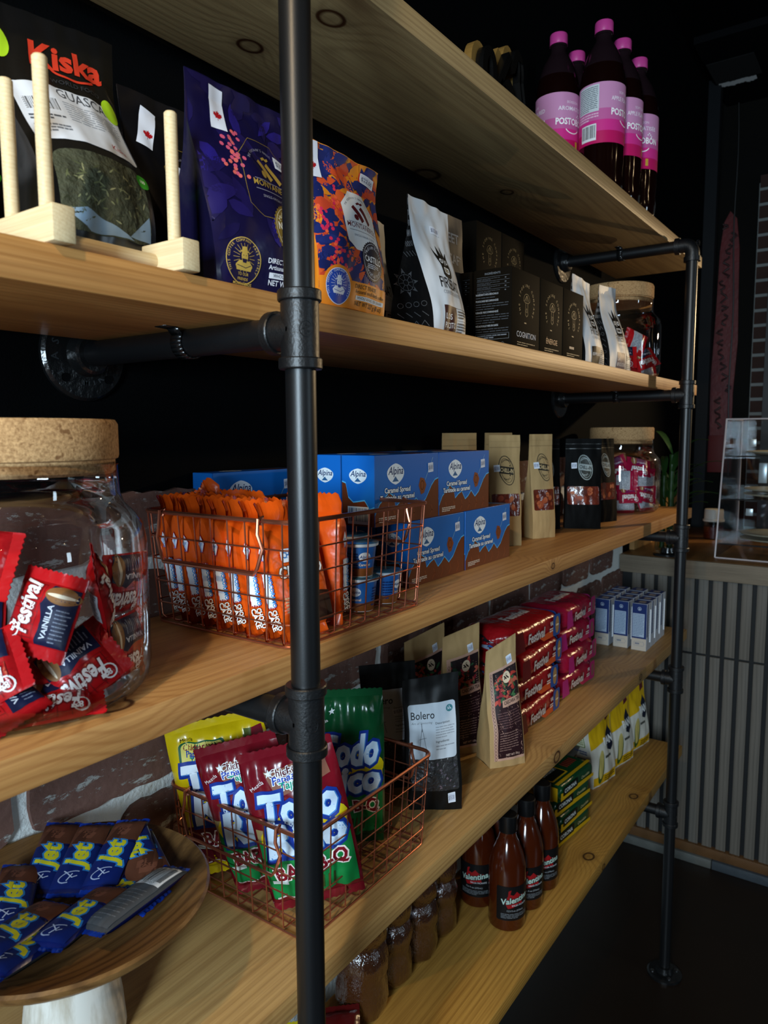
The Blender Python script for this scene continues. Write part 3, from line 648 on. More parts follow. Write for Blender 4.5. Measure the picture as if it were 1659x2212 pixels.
def monta(W, H, p):
    a = Art('printing'); rd = random.Random(p['seed'])
    if p['leaves']:
        for k in range(p['n']):
            x, y = rd.uniform(-.05, 1.0)*W, rd.uniform(.12, 1.0)*H; c = rd.choice(p['leaves'])
            a.leaf(x, y, rd.uniform(.014, .026)*p.get('ls', 1), rd.uniform(.007, .013)*p.get('ls', 1), rd.uniform(0, 360), c, (.001, .001, W-.001, H-.001))
            if k % 30 == 29: a.up()
        a.up()
        for k in range(p['nb']):
            x, y = rd.uniform(.06, .7 if p['badge'] else .38)*W, rd.uniform(.15, .75)*H
            for q in range(rd.randint(4, 9)): a.ell(min(max(x+rd.uniform(-.006, .006), .002), W-.002), y+rd.uniform(-.009, .009), .0019, .0019, rd.choice(p['berry']), n=8)
    a.up(); cx, cy = .60*W, .56*H
    if p['badge']: a.part('badge').poly(hexp(cx, cy, .50*W, .40*H), p['badge']).up()
    else: a.line(hexp(cx, cy, .56*W, .42*H), .0004, p['gold'], True)
    a.arc("THE MOUNTAIN'S MAGIC IN A CUP", cx, cy+.0*H, .155*H, .0022, p['ink2'], 150, 30)
    logo_n(a, cx, cy+.045*H, .022, p['mark']); a.text('MONTAÑEROS', cx, cy-.055*H, .0052, p['mark'], maxw=.44*W, bold=.005); a.rect(cx-.2*W, cy-.022*H, cx+.2*W, cy-.019*H, p['ink2']); a.rect(cx-.2*W, cy-.075*H, cx+.2*W, cy-.072*H, p['ink2'])
    a.text('SINGLE-ORIGIN COFFEE', cx, cy-.11*H, .0022, p['ink2'], maxw=.34*W)
    sx, sy, sr = .70*W, .315*H, .19*W
    a.part('seal').gear(sx, sy, sr, sr*.94, 36, p['seal']).up(); a.ring(sx, sy, sr*.86, sr*.86, .0005, p['sealink'], 40); a.text(p['name'], sx, sy-.0015, .0062, p['sealtxt'], bold=.02, maxw=sr*1.5)
    a.arc('Medium Roast', sx, sy, sr*.62, .0038, p['sealink'], 155, 25); a.arc('Torréfié Moyen', sx, sy, sr*.78, .0038, p['sealink'], 205, 335, inside=True); a.fine(sx-sr*.55, sy-.0085, sx+sr*.55, sy-.003, 3, p['sealink'], 4)
    a.part('printing')
    if p['band']: a.rect(.001, .001, W-.001, .165*H, p['band']); a.ell(.22*W, .115*H, .185*W, .185*W, p['band']); a.up()
    ex, ey, er = .22*W, .118*H, .155*W
    a.ell(ex, ey, er, er, p['embg']).up(); a.ring(ex, ey, er*.97, er*.97, .0007, p['em'], 36)
    a.arc('THIS COFFEE COMPANY PAYS FAIRLY', ex, ey, er*.80, .0021, p['em'], 215, -35)
    for k in range(20): a.line([(ex+er*.3*cos(k*.314), ey+er*.1+er*.3*sin(k*.314)), (ex+er*.62*cos(k*.314), ey+er*.1+er*.62*sin(k*.314))], .0003, p['em'])
    a.up().ell(ex, ey+er*.16, er*.2, er*.26, p['em'], n=16).poly([(ex-er*.36, ey+er*.32), (ex+er*.36, ey+er*.34), (ex+er*.17, ey+er*.40), (ex+er*.12, ey+er*.58), (ex-er*.12, ey+er*.56), (ex-er*.17, ey+er*.39)], p['em'])
    a.poly([(ex-er*.5, ey-er*.2), (ex-er*.3, ey-er*.02), (ex+er*.3, ey-er*.02), (ex+er*.5, ey-er*.2), (ex+er*.42, ey-er*.42), (ex-er*.42, ey-er*.42)], p['em']).up()
    a.poly([(ex-er*.16, ey+er*.06), (ex+er*.16, ey+er*.06), (ex+er*.1, ey-er*.1), (ex-er*.1, ey-er*.1)], p['embg']); a.line([(ex-er*.4, ey-er*.22), (ex+er*.1, ey-er*.3), (ex+er*.4, ey-er*.18)], .0005, p['embg'])
    for k in (-1, 1): a.ell(ex+k*er*.08, ey+er*.2, er*.03, er*.02, p['embg'], n=8)
    if p['friends']:
        for k, t in enumerate(('TO OUR', 'FRIENDS', 'MONTAÑEROS')): a.text(t, ex, ey-er*(.62+.2*k), .0021, p['em'], bold=.01)
    a.text('DIRECT TRADE', .44*W, .130*H, .0038, p['txt'], 'L', .015, maxw=.33*W); a.text('Artisanal small-batch coffee', .45*W, .102*H, .0034, p['txt'], 'L', .012, maxw=.50*W)
    a.rect(.46*W, .062*H, .94*W, .088*H, p['bar']).up().text('WHOLE BEANS / EN GRAINS', .70*W, .0685*H, .0026, p['barink'], maxw=.44*W, bold=.01); a.text('NET WT 227 g (8 oz)', .46*W, .030*H, .0042, p['txt'], 'L', .015, maxw=.46*W)
    if p['flag']:
        fx, fy = p['flag']; a.part('flag_sticker').rect(fx*W-.0075, fy*H-.018, fx*W+.0075, fy*H+.018, '#d5dae6', p['frot']).up().maple(fx*W, fy*H-.006, .0048, '#a8161f', p['frot'])
    if p['price']: price(a, p['price'][0]*W, p['price'][1]*H, .021, .0115, p['price'][2])
    return a
PUR = dict(seed=3, n=46, nb=5, leaves=['#1c1450', '#21186a', '#171043', '#140e3a'], berry=['#d0615a', '#c04f6a'], badge=None, gold='#8d7434', mark='#a98a3c', ink2='#8d8a9a', seal='#7a6227', sealtxt='#f1ecd9', sealink='#e3d7ae', name='NATURAL', band=None, em='#caa850', embg='#17143a', friends=True, txt='#e4e6f0', bar='#dfe2ea', barink='#22243a', flag=(.24, .86), frot=-3, price=(.80, .68, -8), ls=1.2)
ORA = dict(seed=8, n=300, nb=22, ls=1.15, leaves=['#1b2763', '#202d70', '#18225a', '#1b2763', '#1d2868', '#cf4f28', '#d85c2c', '#e08a22', '#c4452a'], berry=['#d8334b', '#c92a52', '#e8603c'], badge='#dfe6ee', gold='#22305f', mark='#5e1420', ink2='#4a5064', seal='#1b2030', sealtxt='#eef0f4', sealink='#c9cdd8', name='CASTILLO', band='#e98a1f', em='#e9f0ff', embg='#1f49b4', friends=False, txt='#3a1d0c', bar='#e9ecef', barink='#3a2c22', flag=(.10, .88), frot=6, price=(.83, .90, -8))
BLKP = dict(PUR, seed=5, leaves=None, n=0, mark='#5f4d20', seal='#5a4518', flag=(.22, .83), frot=-18, price=(.55, .62, -20), embg='#0c0c12', txt='#7b7e88')
b = Bag((-.068, .008, Z2), (.046, .008, Z2), (.050, .034, 1.697), (-.072, .034, 1.697), .058, .013, .0022, 1, M('#110d33', .3, 0, .5, .25, 40), '#0c0a26')
b.make('coffee_bag', monta(b.W, b.H, PUR), 'dark purple coffee bag with gold print beside the near pipe', 'coffee bag', 'printed coffee bags')
b = Bag((.056, .008, Z2), (.162, .008, Z2), (.190, .034, 1.687), (.070, .034, 1.690), .058, .011, .0020, 2, M('#e08a26', .42, 0, .4, .2, 40), '#d87f1e')
b.make('coffee_bag', monta(b.W, b.H, ORA), 'orange and blue leaf-patterned coffee bag with white badge', 'coffee bag', 'printed coffee bags')
b = Bag((-.062, .088, Z2), (.030, .088, Z2), (.022, .112, 1.702), (-.078, .112, 1.702), .050, .010, .0018, 3, M('#08080c', .35, 0, .5, .2, 40), '#08080c')
b.make('coffee_bag', monta(b.W, b.H, BLKP), 'black coffee bag in shadow with a tilted flag sticker', 'coffee bag', 'printed coffee bags')
# white-fronted bags with a flame mask
def mask(a, cx, cy, s, col, bg, gold=None):
    a.poly([(cx-.42*s, cy-.5*s), (cx-.3*s, cy-.62*s), (cx+.3*s, cy-.62*s), (cx+.42*s, cy-.5*s), (cx+.44*s, cy+.05*s), (cx+.62*s, cy+.78*s), (cx+.34*s, cy+.45*s), (cx+.26*s, cy+1.05*s), (cx+.02*s, cy+.5*s), (cx-.2*s, cy+1.0*s), (cx-.3*s, cy+.42*s), (cx-.68*s, cy+.85*s), (cx-.44*s, cy+.02*s)], col).up()
    for k in (-1, 1): a.ell(cx+k*.24*s, cy+.18*s, .13*s, .13*s, bg, n=12)
    a.rrect(cx-.28*s, cy-.42*s, cx+.28*s, cy-.12*s, .08*s, bg).up(); a.rrect(cx-.22*s, cy-.34*s, cx+.22*s, cy-.19*s, .04*s, gold or col); a.line([(cx, cy+.3*s), (cx, cy)], .06*s, bg)
    for k in (-1, 1): a.ell(cx+k*.24*s, cy+.18*s, .06*s, .06*s, col, n=8)
    a.line([(cx-.2*s, cy-.265*s), (cx+.2*s, cy-.265*s)], .04*s, bg)
def firebat(BL, BR, TR, TL, tb, seed, box, lines, label, gold, pr_, tot=1):
    b = Bag(BL, BR, TR, TL, tb, .008, .0030, seed, M('#c9ccd0', .5, 0, .35, .25, 30), M('#0a0a0b', .3, 0, .5, .3, 60), None, gus=.15, wf=.8); W, H = b.W, b.H
    a = Art('printing'); mask(a, .52*W, .52*H, .30*W, '#14130f' if not gold else M('#3a2a10', .2, .9), '#d6d8da', M('#d8a642', .18, 1.0) if gold else '#8f8468')
    a.text('FIREBAT', .55*W, .335*H, .0135, '#17171a', sx=.75, bold=.005, maxw=.62*W); a.text('COFFEE ROASTERS', .55*W, .29*H, .0042, '#9a9ca0', maxw=.56*W)
    a.rect(.33*W, .20*H, .96*W, .203*H, '#55565a'); a.rect(.64*W, .11*H, .96*W, .113*H, '#77787c')
    a.part('label_panel').rect(.24*W, .015*H, .60*W, .205*H, box).up()
    for k, t in enumerate(lines): a.text(t, .27*W, .205*H-.016-.0105*k, .0066 if len(lines) > 1 and len(lines[0]) < 6 else .005, '#e8e3e0', 'L', .004, maxw=.31*W)
    a.part('printing').fine(.65*W, .125*H, .94*W, .19*H, 3, '#3d3e42', seed); a.fine(.65*W, .02*H, .94*W, .1*H, 4, '#55565a', seed+2)
    if pr_: price(a, .55*W, .80*H, .017, .0095, -4)
    parts = []
    g = Art('silver_pattern'); sl = M('#c9ccd2', .2, .9); rd = random.Random(seed); D = tb
    cx, cy = D*.45, .38*H
    if tot: g.ring(cx, cy, .010, .010, .0006, sl, 20); g.ring(cx, cy, .0035, .0035, .0005, sl, 12)
    if tot:
        for k in range(8):
            q = k*pi/4; g.line([(cx+.0035*cos(q), cy+.0035*sin(q)), (cx+.010*cos(q), cy+.010*sin(q))], .0005, sl); g.poly([(cx+.011*cos(q-.25), cy+.011*sin(q-.25)), (cx+.018*cos(q), cy+.018*sin(q)), (cx+.011*cos(q+.25), cy+.011*sin(q+.25)), (cx+.0125*cos(q), cy+.0125*sin(q))], sl)
    for k in range(13):
        y = .05*H+k*.012
        if tot and abs(y-cy) < .02: continue
        wd = D*(1-Bag.swell(y/H)); n = 4
        for i in range(n):
            x0 = wd*(.1+.8*i/n)
            if k % 3 == 0: g.line([(x0, y), (x0+wd*.1, y+.007), (x0+wd*.2, y)], .0009, sl)
            elif k % 3 == 1: g.line([(x0, y), (x0+wd*.14, y+.006)], .0009, sl)
            else: g.ring(x0+wd*.08, y+.003, wd*.07, .003, .0007, sl, 10)
    for q, me in g.build(b.side(0), .004, .0004).items(): parts.append((q, me, None))
    b.make('coffee_bag', a, label, 'coffee bag', 'white flame-mask coffee bags', parts)
firebat((.285, .020, Z2), (.362, .020, Z2), (.368, .050, 1.688), (.274, .050, 1.690), .062, 4, '#3a1c18', ('LOS', 'POCITOS'), 'white coffee bag with black flame mask and brown name panel', False, True)
firebat((.805, .022, Z2), (.905, .022, Z2), (.900, .052, 1.685), (.812, .052, 1.690), .058, 6, '#17120f', ('ESPRESSO',), 'white coffee bag with gold mask and black name panel beside the dark boxes', True, False, 0)
firebat((.938, .022, Z2), (1.068, .022, Z2), (1.055, .052, 1.700), (.955, .052, 1.693), .058, 9, '#241a4a', ('LA', 'REVOLUCIÓN'), 'white coffee bag with purple name panel next to the far jar', True, False, 0)
firebat((.232, .096, Z2), (.318, .096, Z2), (.322, .118, 1.676), (.240, .118, 1.678), .055, 12, '#201a18', ('LOS',), 'grey-white coffee bag in shadow behind the orange bag', False, False)
b = Bag((.432, .098, Z2), (.516, .098, Z2), (.516, .112, 1.724), (.426, .112, 1.722), .045, .006, .001, 14, M('#26272b', .5), '#1c1d20')
a = Art(); a.text('SWEET', .06*b.W+.004, .80*b.H, .014, '#8d8f94', 'L', .02, maxw=.80*b.W); a.text('DECAF*', .06*b.W+.004, .64*b.H, .014, '#a3a5aa', 'L', .02, maxw=.9*b.W)
b.make('coffee_bag', a, 'dark grey decaf pouch behind the flame-mask bag', 'coffee bag')
# dark mushroom boxes
def carton(name, x0, x1, y0, y1, z0, z1, m, label, cat, group, front=None, left=None, top=None, bev=.0008):
    o = Vector(((x0+x1)/2, (y0+y1)/2, z0)); hx, hy, h = (x1-x0)/2, (y1-y0)/2, z1-z0
    parts = [('carton_body', MB().box(-hx, hx, -hy, hy, 0, h, m, bev).mesh('carton_body'), None)]
    for art, sf in ((front, plane((-hx, -hy, 0), (1, 0, 0), (0, 0, 1))), (left, plane((-hx, hy, 0), (0, -1, 0), (0, 0, 1))), (top, plane((-hx, -hy, h), (1, 0, 0), (0, 1, 0)))):
        if art:
            for g, me in art.build(sf, .05, .00025, .00008).items(): parts.append((g, me, None))
    return thing(name, parts, o, label, cat, group)
BOXM = M('#100c07', .7, 0, .03); gi = '#66542c'
def mush(w_, h_, word, col):
    a = Art(); cx, cy = w_*.52, h_*.60
    a.arc('THE SPORING COMPANY', cx, cy, .024, .0042, gi, 225, -45)
    a.ring(cx, cy+.004, .011, .010, .0006, gi, 16, 0, 0, 180); a.line([(cx-.011, cy+.004), (cx-.006, cy+.001), (cx+.006, cy+.001), (cx+.011, cy+.004)], .0006, gi)
    for k in range(6): a.line([(cx, cy+.012), (cx-.009+.0036*k, cy+.003)], .0004, gi)
    a.line([(cx-.0035, cy), (cx-.0045, cy-.016), (cx, cy-.019), (cx+.0045, cy-.016), (cx+.0035, cy)], .0006, gi); a.ring(cx, cy-.01, .002, .003, .0005, gi, 10); a.fine(cx-.008, cy-.030, cx+.008, cy-.027, 1, '#4a3d22', 4)
    if word: a.text(word, cx, h_*.165, .0082, col, bold=.0, maxw=w_*.8)
    else: a.fine(cx-.018, h_*.155, cx+.018, h_*.22, 1, col, 6)
    a.fine(w_*.2, h_*.06, w_*.84, h_*.115, 2, '#2e2616', 2, .35)
    return a
def mside(w_, h_):
    a = Art(); t = '#6a6e74'; a.text('INGRÉDIENTS', w_*.5, h_*.93, .0028, t, bold=.01)
    for k in range(4): a.rect(w_*.08, h_*(.90-.05*k), w_*.94, h_*(.90-.05*k)+.0003, '#5c6066'); a.fine(w_*.09, h_*(.86-.05*k), w_*.70, h_*(.89-.05*k), 2, '#44474c', k, .35); a.fine(w_*.82, h_*(.865-.05*k), w_*.92, h_*(.885-.05*k), 1, t, k+5)
    y = .68
    for k, hd in enumerate(('INGRÉDIENTS NON MÉDICINAUX', 'POSOLOGIE RECOMMANDÉE', 'USAGE RECOMMANDÉ', 'PRÉCAUTIONS ET MISES EN GARDE')):
        a.text(hd, w_*.06, h_*y, .0026, '#9da0a5', 'L', .015, maxw=w_*.6); n = (1, 3, 4, 4)[k]; a.fine(w_*.06, h_*(y-.03*n-.01), w_*.94, h_*(y-.01), n, '#42454a', k+9, .3); y -= .03*n+.05
    a.line([(w_*.06, h_*.13), (w_*.94, h_*.13), (w_*.94, h_*.2), (w_*.06, h_*.2)], .0003, '#84878b', True); a.fine(w_*.1, h_*.14, w_*.9, h_*.19, 2, t, 21); a.ring(w_*.78, h_*.07, .0022, .0022, .0004, t, 14); a.fine(w_*.06, h_*.03, w_*.6, h_*.1, 3, '#42454a', 30, .3)
    return a
bt = Z2+.1155
carton('mushroom_box', .499, .598, .021, .082, Z2, bt, BOXM, 'dark box with a pale blue word and a fine-print side panel', 'box', 'dark mushroom boxes', mush(.099, .1155, 'COGNITION', '#7f9dc0'), mside(.061, .1155))
carton('mushroom_box', .601, .692, .021, .082, Z2, bt, BOXM, 'dark box with a dull orange word, in the front row', 'box', 'dark mushroom boxes', mush(.091, .1155, 'ÉNERGIE', '#7d4a30'))
carton('mushroom_box', .695, .786, .021, .082, Z2, bt, BOXM, 'dark box with dim blue lettering beside a white bag', 'box', 'dark mushroom boxes', mush(.091, .1155, None, '#2b3550'))
carton('mushroom_box', .500, .598, .086, .147, Z2, bt, BOXM, 'plain dark box standing right behind the one with fine print', 'box', 'dark mushroom boxes', None, mside(.061, .1155))
carton('mushroom_box', .637, .730, .152, .213, Z2, bt, BOXM, 'dark box in the back row under the left upper box', 'box', 'dark mushroom boxes')
carton('mushroom_box', .733, .826, .152, .213, Z2, bt, BOXM, 'dark box in the back row under the right upper box', 'box', 'dark mushroom boxes')
carton('mushroom_box', .637, .730, .152, .213, bt, bt+.1155, BOXM, 'dark box with an orange word stacked in the back row', 'box', 'dark mushroom boxes', mush(.093, .1155, 'ÉNERGIE', '#5d3a28'))
carton('mushroom_box', .733, .826, .152, .213, bt, bt+.1155, BOXM, 'dark box with mushroom emblem at the right of the stacked back row', 'box', 'dark mushroom boxes', mush(.093, .1155, None, '#33291a'))
# black herb bags in the bamboo rack
def herb(BL, BR, TR, TL, seed, label, blob):
    b = Bag(BL, BR, TR, TL, .035, .010, .0025, seed, M('#0b0b0c', .3, 0, .5, .3, 30)); W, H = b.W, b.H
    a = Art('window'); a.rrect(.10*W, .045*H, .94*W, .36*H, .012, M('#3d4030', .7, 0, .3, .6, 220, 0, .8, 90)); a.up(); rd = random.Random(seed)
    for k in range(90): a.leaf(rd.uniform(.16, .88)*W, rd.uniform(.09, .31)*H, rd.uniform(.003, .008), .0014, rd.uniform(0, 360), rd.choice(['#5c6142', '#767a5a', '#474b33', '#2f3324', '#8b8a66']))
    a.poly([(.12*W, .12*H), (.34*W, .05*H), (.75*W, .05*H), (.30*W, .13*H)], '#7f95a8'); a.poly([(.70*W, .06*H), (.93*W, .06*H), (.93*W, .17*H)], '#7f95a8')
    a.part('label'); a.rrect(.06*W, .40*H, .96*W, .67*H, .003, '#cdd2da').up(); a.text('GUASCAS', .64*W, .618*H, .0098, '#43464c', maxw=.5*W, bold=.01); a.barcode(.10*W, .525*H, .36*W, .60*H, 7, '#cdd2da', n=22)
    a.fine(.40*W, .50*H, .92*W, .60*H, 8, '#8d939c', 4, .35); a.fine(.10*W, .485*H, .36*W, .515*H, 2, '#4c5058', 5); a.fine(.1*W, .43*H, .36*W, .47*H, 3, '#6b7078', 6); a.text('Kiska', .78*W, .425*H, .005, '#a8332c', ital=.1)
    a.part('printing').text('Kiska', .56*W, .775*H, .0230, '#c23722', bold=.035, maxw=.6*W, ital=.05); a.ring(.6*W, .785*H, .018, .010, .0022, '#c23722', 14, 0, 200, 330); a.text('WORLD FOOD', .60*W, .70*H, .0042, '#34363a', maxw=.5*W)
    for x, y, w_, h_ in blob: a.ell(x*W, y*H, w_, h_, '#a6d226', 12)
    a.part('leaf_badge').ell(.93*W, .325*H, .0075, .0062, '#3fa02c').up().text('100', .93*W, .32*H, .003, '#e6f3d6', bold=.02)
    b.make('herb_bag', a, label, 'herb bag', 'black herb bags in the rack')
herb((-.187, .045, 1.543), (-.098, .045, 1.543), (-.073, .124, 1.738), (-.178, .124, 1.730), 21, 'black herb bag with white label and clear window in the bamboo rack', ((.03, .84, .009, .014), (.90, .655, .0075, .0115)))
herb((-.268, .120, 1.5535), (-.180, .120, 1.5535), (-.160, .165, 1.708), (-.246, .165, 1.702), 23, 'second black herb bag behind, cut off by the left edge of the picture', ((.5, .9, .004, .004),))
# bamboo rack
BAM = wood('bamboo', '#dcc9a0', '#b9996a', freq=2600, rough=.5, streak=.35)
def rack():
    r = link('bamboo_rack', None, None, Matrix.Translation((-.16, 0, Z2))); tag(r, 'pale bamboo peg rack holding the black herb bags', 'rack')
    for x in (-.046, .056):
        bar = MB().box(-.005, .125, -.0082, .0082, .0, .0235, BAM, .0015).mesh('rail'); o = link('rail', bar, r, Matrix(((0, -1, 0, x), (1, 0, 0, 0), (0, 0, 1, .001), (0, 0, 0, 1))))
        for y in ((.014, .056, .098) if x < 0 else (.014, .106)):
            h = .095 if y < .02 else .092
            p = MB(); p.lathe([(.0048, 0), (.0048, h-.0012), (.0038, h)], BAM, 16); link('peg', p.mesh('peg'), o, Matrix(((0, 1, 0, y), (-1, 0, 0, 0), (0, 0, 1, .0225), (0, 0, 0, 1))))
    for y in (.030, .095):
        link('cross_dowel', MB().tube([(-.046, y, .0105), (.056, y, .0105)], .0062, BAM, 16).mesh('cross_dowel'), r)
rack()
# ------------------------------------------------------------------ cork-lidded jars with packs
def cork_material():
    g = NT('cork'); n = g.noise(g.co, 420, 4, .7); b_ = g.noise(g.co, 170, 2)
    c = g.mix(g.ramp(n, ((.35, 0.0), (.62, 1.0))), '#8d6a45', '#c09a6c'); c = g.mix(g.ramp(b_, ((.64, 0.0), (.72, .8))), c, '#6a4526'); g.bump(n, .4, .001); return g.done(c, .85, .2)
CORK = cork_material(); JG = glass('jar_glass', (.965, .975, .985), .8, .015)
jp = [(.078, 0), (.088, .002), (.0945, .010), (.097, .022), (.097, .118), (.0945, .132), (.087, .142), (.081, .148), (.0785, .156), (.078, .178), (.0790, .1795), (.0775, .181)]
jar_m = MB().lathe(jp, JG, 64, cap=False); jar_m.lathe([(.0, .0042), (.074, .0042), (.086, .007), (.0915, .012)], JG, 64, cap=False); jar_mesh = jar_m.mesh('glass_body', smooth=60)
cork_mesh = MB().lathe([(.0, .172), (.0735, .172), (.0755, .174), (.0755, .1825), (.0778, .1835), (.0785, .186), (.0785, .2095), (.0765, .2128), (.0, .2130)], CORK, 64).mesh('cork_lid', smooth=40)
def festival(seed, col, blue, w_=.050, h_=.045, th=.016):
    me, sf, sb = pillow(w_, h_, th, M(col, .22, 0, .5, .4, 55), .009, None, seed, .0014, 12, 14, 16)
    a = Art(); W, H = w_/2, h_/2
    a.poly([(W*.06, -H*.93), (W*.95, -H*.93), (W*.95, H*.93), (W*.14, H*.93), (-W*.06, H*.3), (W*.12, -H*.2)], blue)
    for k in range(5): a.line([(-W*.95, -H*.8+k*.0095), (-W*.08, -H*.8+k*.0095)], .0004, '#6d0d10')
    for k in range(4): a.line([(-W*.85+k*.0065, -H*.9), (-W*.85+k*.0065, H*.9)], .0003, '#6d0d10')
    a.up().text('Festival', -W*.22, H*.10, .0135, '#7a0e12', bold=.09, ital=.15, rot=90, maxw=h_*.80); a.up().text('Festival', -W*.22, H*.10, .0135, '#f2f0ee', bold=.03, ital=.15, rot=90, maxw=h_*.78); a.ring(-W*.68, -H*.66, .0050, .0050, .0011, '#f2f0ee', 16); a.text('8', -W*.62, -H*.66, .0042, '#f2f0ee', bold=.03, rot=90)
    a.ell(W*.50, H*.66, .0125, .0062, '#8d6238', 0).up().ell(W*.50, H*.66, .0110, .0013, '#e6d8bc', 0); a.text('VAINILLA', W*.38, -H*.2, .0040, '#d9dde6', rot=90, bold=.02); a.fine(W*.48, -H*.82, W*.9, H*.3, 9, '#7f889a', seed, .3)
    k = Art('back_print'); k.rect(-W*.93, -H*.55, W*.93, H*.55, '#b9bec4').up().fine(-W*.88, -H*.5, W*.88, H*.5, 14, '#4c525c', seed, .45); k.barcode(-W*.5, -H*.9, W*.5, -H*.6, seed)
    parts = [('wrapper', me, None)]
    for A_, s_ in ((a, sf), (k, sb)):
        for g, q in A_.build(s_).items(): parts.append((g, q, None))
    return parts
FEST = [festival(k, '#b5161b', '#161c3a') for k in (1, 2)]; FESP = [festival(5, '#a3143c', '#7a1450')]
def jar(loc, protos, spots, label, name):
    """spots: right, towards the viewer, height (metres); turn in the pack's plane, yaw, pitch (degrees); label"""
    thing('storage_jar', [('glass_body', jar_mesh, None), ('cork_lid', cork_mesh, None, 'thick round cork lid')], loc, label, 'jar', 'cork-lidded glass jars')
    for i, (r_, c_, h, tw, yw, pt_, lab) in enumerate(spots):
        k_ = min(1, (.076 if 60 < abs(yw) < 130 else .062)/max(hypot(r_, c_), 1e-4)); r_ *= k_; c_ *= k_; R_ = Vector((.577, -.817, 0)); C_ = Vector((-.817, -.577, 0)); o = Vector(loc)+R_*r_+C_*c_+Vector((0, 0, h))
        mx = frame(o, R_, (0, 0, 1), C_) @ Matrix.Rotation(radians(yw), 4, 'Y') @ Matrix.Rotation(radians(pt_), 4, 'X') @ Matrix.Rotation(radians(tw), 4, 'Z')
        thing('cookie_pack', protos[i % len(protos)], mx, lab, 'cookie pack', name)
near = [(.040, .040, .074, -12, -8, -18, 'cookie pack with its brand running upward, centre of the big jar'), (.056, .026, .030, 128, 12, -25, 'red cookie pack with slanting brand, bottom right of the big jar'),
        (.004, .056, .036, 122, -10, -25, 'red cookie pack cut by the picture edge, lower left of the big jar'), (.066, .004, .082, 24, 112, -8, 'cookie pack standing on edge with striped back, right half of the big jar'),
        (.075, -.014, .034, 90, 80, 0, 'red cookie pack pressed against the right glass, low in the big jar'), (.072, -.026, .082, 84, 78, 6, 'red cookie pack pressed against the right glass, higher in the big jar'),
        (-.006, .044, .112, 96, 178, 26, 'topmost cookie pack, silver back outward, left in the big jar'), (.012, .058, .013, 60, -10, -66, 'cookie pack flat on the jar floor at the front'), (.046, .040, .011, 100, 15, -72, 'cookie pack on the jar floor below the slanting one'),
        (-.020, .020, .058, 40, -30, -40, 'cookie pack in the middle of the jar heap'), (.020, -.030, .026, 70, 20, -60, 'cookie pack low at the back of the jar heap'), (-.050, .020, .080, 15, -20, -35, 'cookie pack high at the left of the jar heap')]
jar((-.194, .103, Z3), FEST, near, 'big cork-lidded jar of red cookie packs in the left foreground', 'cookie packs in the near jar')
# ------------------------------------------------------------------ jars further along
def heap(rows_, kind, jarname):
    rd = random.Random(len(rows_)*7+len(kind)); out = []; side = ('left', 'middle', 'right')
    for i, n in enumerate(rows_):
        for j in range(n):
            f = (j-(n-1)/2)*.058; out.append((f+rd.uniform(-.006, .006), .052-abs(f)*.45+rd.uniform(-.008, .004), .020+.030*i+rd.uniform(-.004, .004), rd.choice((90, 75, 110, 0, 270)), rd.uniform(-15, 15)+f*600*.5, rd.uniform(-40, -10) if i % 2 else rd.uniform(150, 190),
                        '%s cookie pack, %s one in the %s layer of the %s' % (kind, side[j if n == 3 else j*2 if n == 2 else 1], ('bottom', 'second', 'third', 'top')[i], jarname)))
    return out
jar((1.258, .112, Z2), FEST, heap((3, 3, 2), 'red and blue', 'upper far jar'), 'far cork-lidded jar on the coffee shelf with red and blue packs', 'cookie packs in the upper far jar')
jar((1.403, .140, Z3), FESP, heap((3, 3, 3, 2), 'crimson-pink', 'lower far jar'), 'far cork-lidded jar on the middle shelf with pink packs', 'cookie packs in the lower far jar')
# ------------------------------------------------------------------ rose-gold wire baskets
COPPER = M('#c47a5e', .28, .9)
def basket(x0, x1, y0, y1, z, h, label):
    r = link('wire_basket', None, None, Matrix.Translation(((x0+x1)/2, (y0+y1)/2, z))); tag(r, label, 'basket', 'rose-gold wire baskets')
    hx, hy = (x1-x0)/2, (y1-y0)/2; fl = .007
    def at(fx, fy, t): return Vector((fx*(hx-fl*(1-t)), fy*(hy-fl*(1-t)), .0022+t*(h-.0022)))
    def hoop(t, rad, name):
        pts = []; rc = .016
        ax, ay = hx-fl*(1-t), hy-fl*(1-t)
        for cx, cy, a0 in ((ax-rc, -ay+rc, -90), (ax-rc, ay-rc, 0), (-ax+rc, ay-rc, 90), (-ax+rc, -ay+rc, 180)):
            pts += [(cx+rc*cos(radians(a0+18*k)), cy+rc*sin(radians(a0+18*k)), .0022+t*(h-.0022)) for k in range(6)]
        link(name, MB().tube(pts, rad, COPPER, 7, True).mesh(name), r)
    hoop(1, .0024, 'rim')
    for t in (.78, .58, .38, .18): hoop(t, .0009, 'wire')
    hoop(0, .0013, 'wire')
    n = 9
    for i in range(n):
        f = -.9+1.8*i/(n-1)
        link('wire', MB().tube([at(f, -1, 1), at(f, -1, .03), at(f*.99, -.95, 0), at(f*.99, .95, 0), at(f, 1, .03), at(f, 1, 1)], .0009, COPPER, 6).mesh('wire'), r)
        link('wire', MB().tube([at(-1, f, 1), at(-1, f, .03), at(-.95, f*.99, .012), at(.95, f*.99, .012), at(1, f, .03), at(1, f, 1)], .0009, COPPER, 6).mesh('wire'), r)
    for sx in (-1, 1):
        w_ = .66*hy; e = sx*.0045; X = sx*hx
        pts = [(X+e*.2, w_, h-.004), (X-e*.3, w_, h+.004), (X+e, w_, h+.002), (X+e*1.3, w_*1.0, h-.012), (X+e, w_*1.07, h-.026), (X+e*1.2, w_*.98, h-.044), (X+e*1.4, w_*.92, h-.050)]
        p2_ = [(a, -b, c) for a, b, c in reversed(pts)]
        link('handle', MB().tube(pts+p2_, .0019, COPPER, 7).mesh('handle'), r)
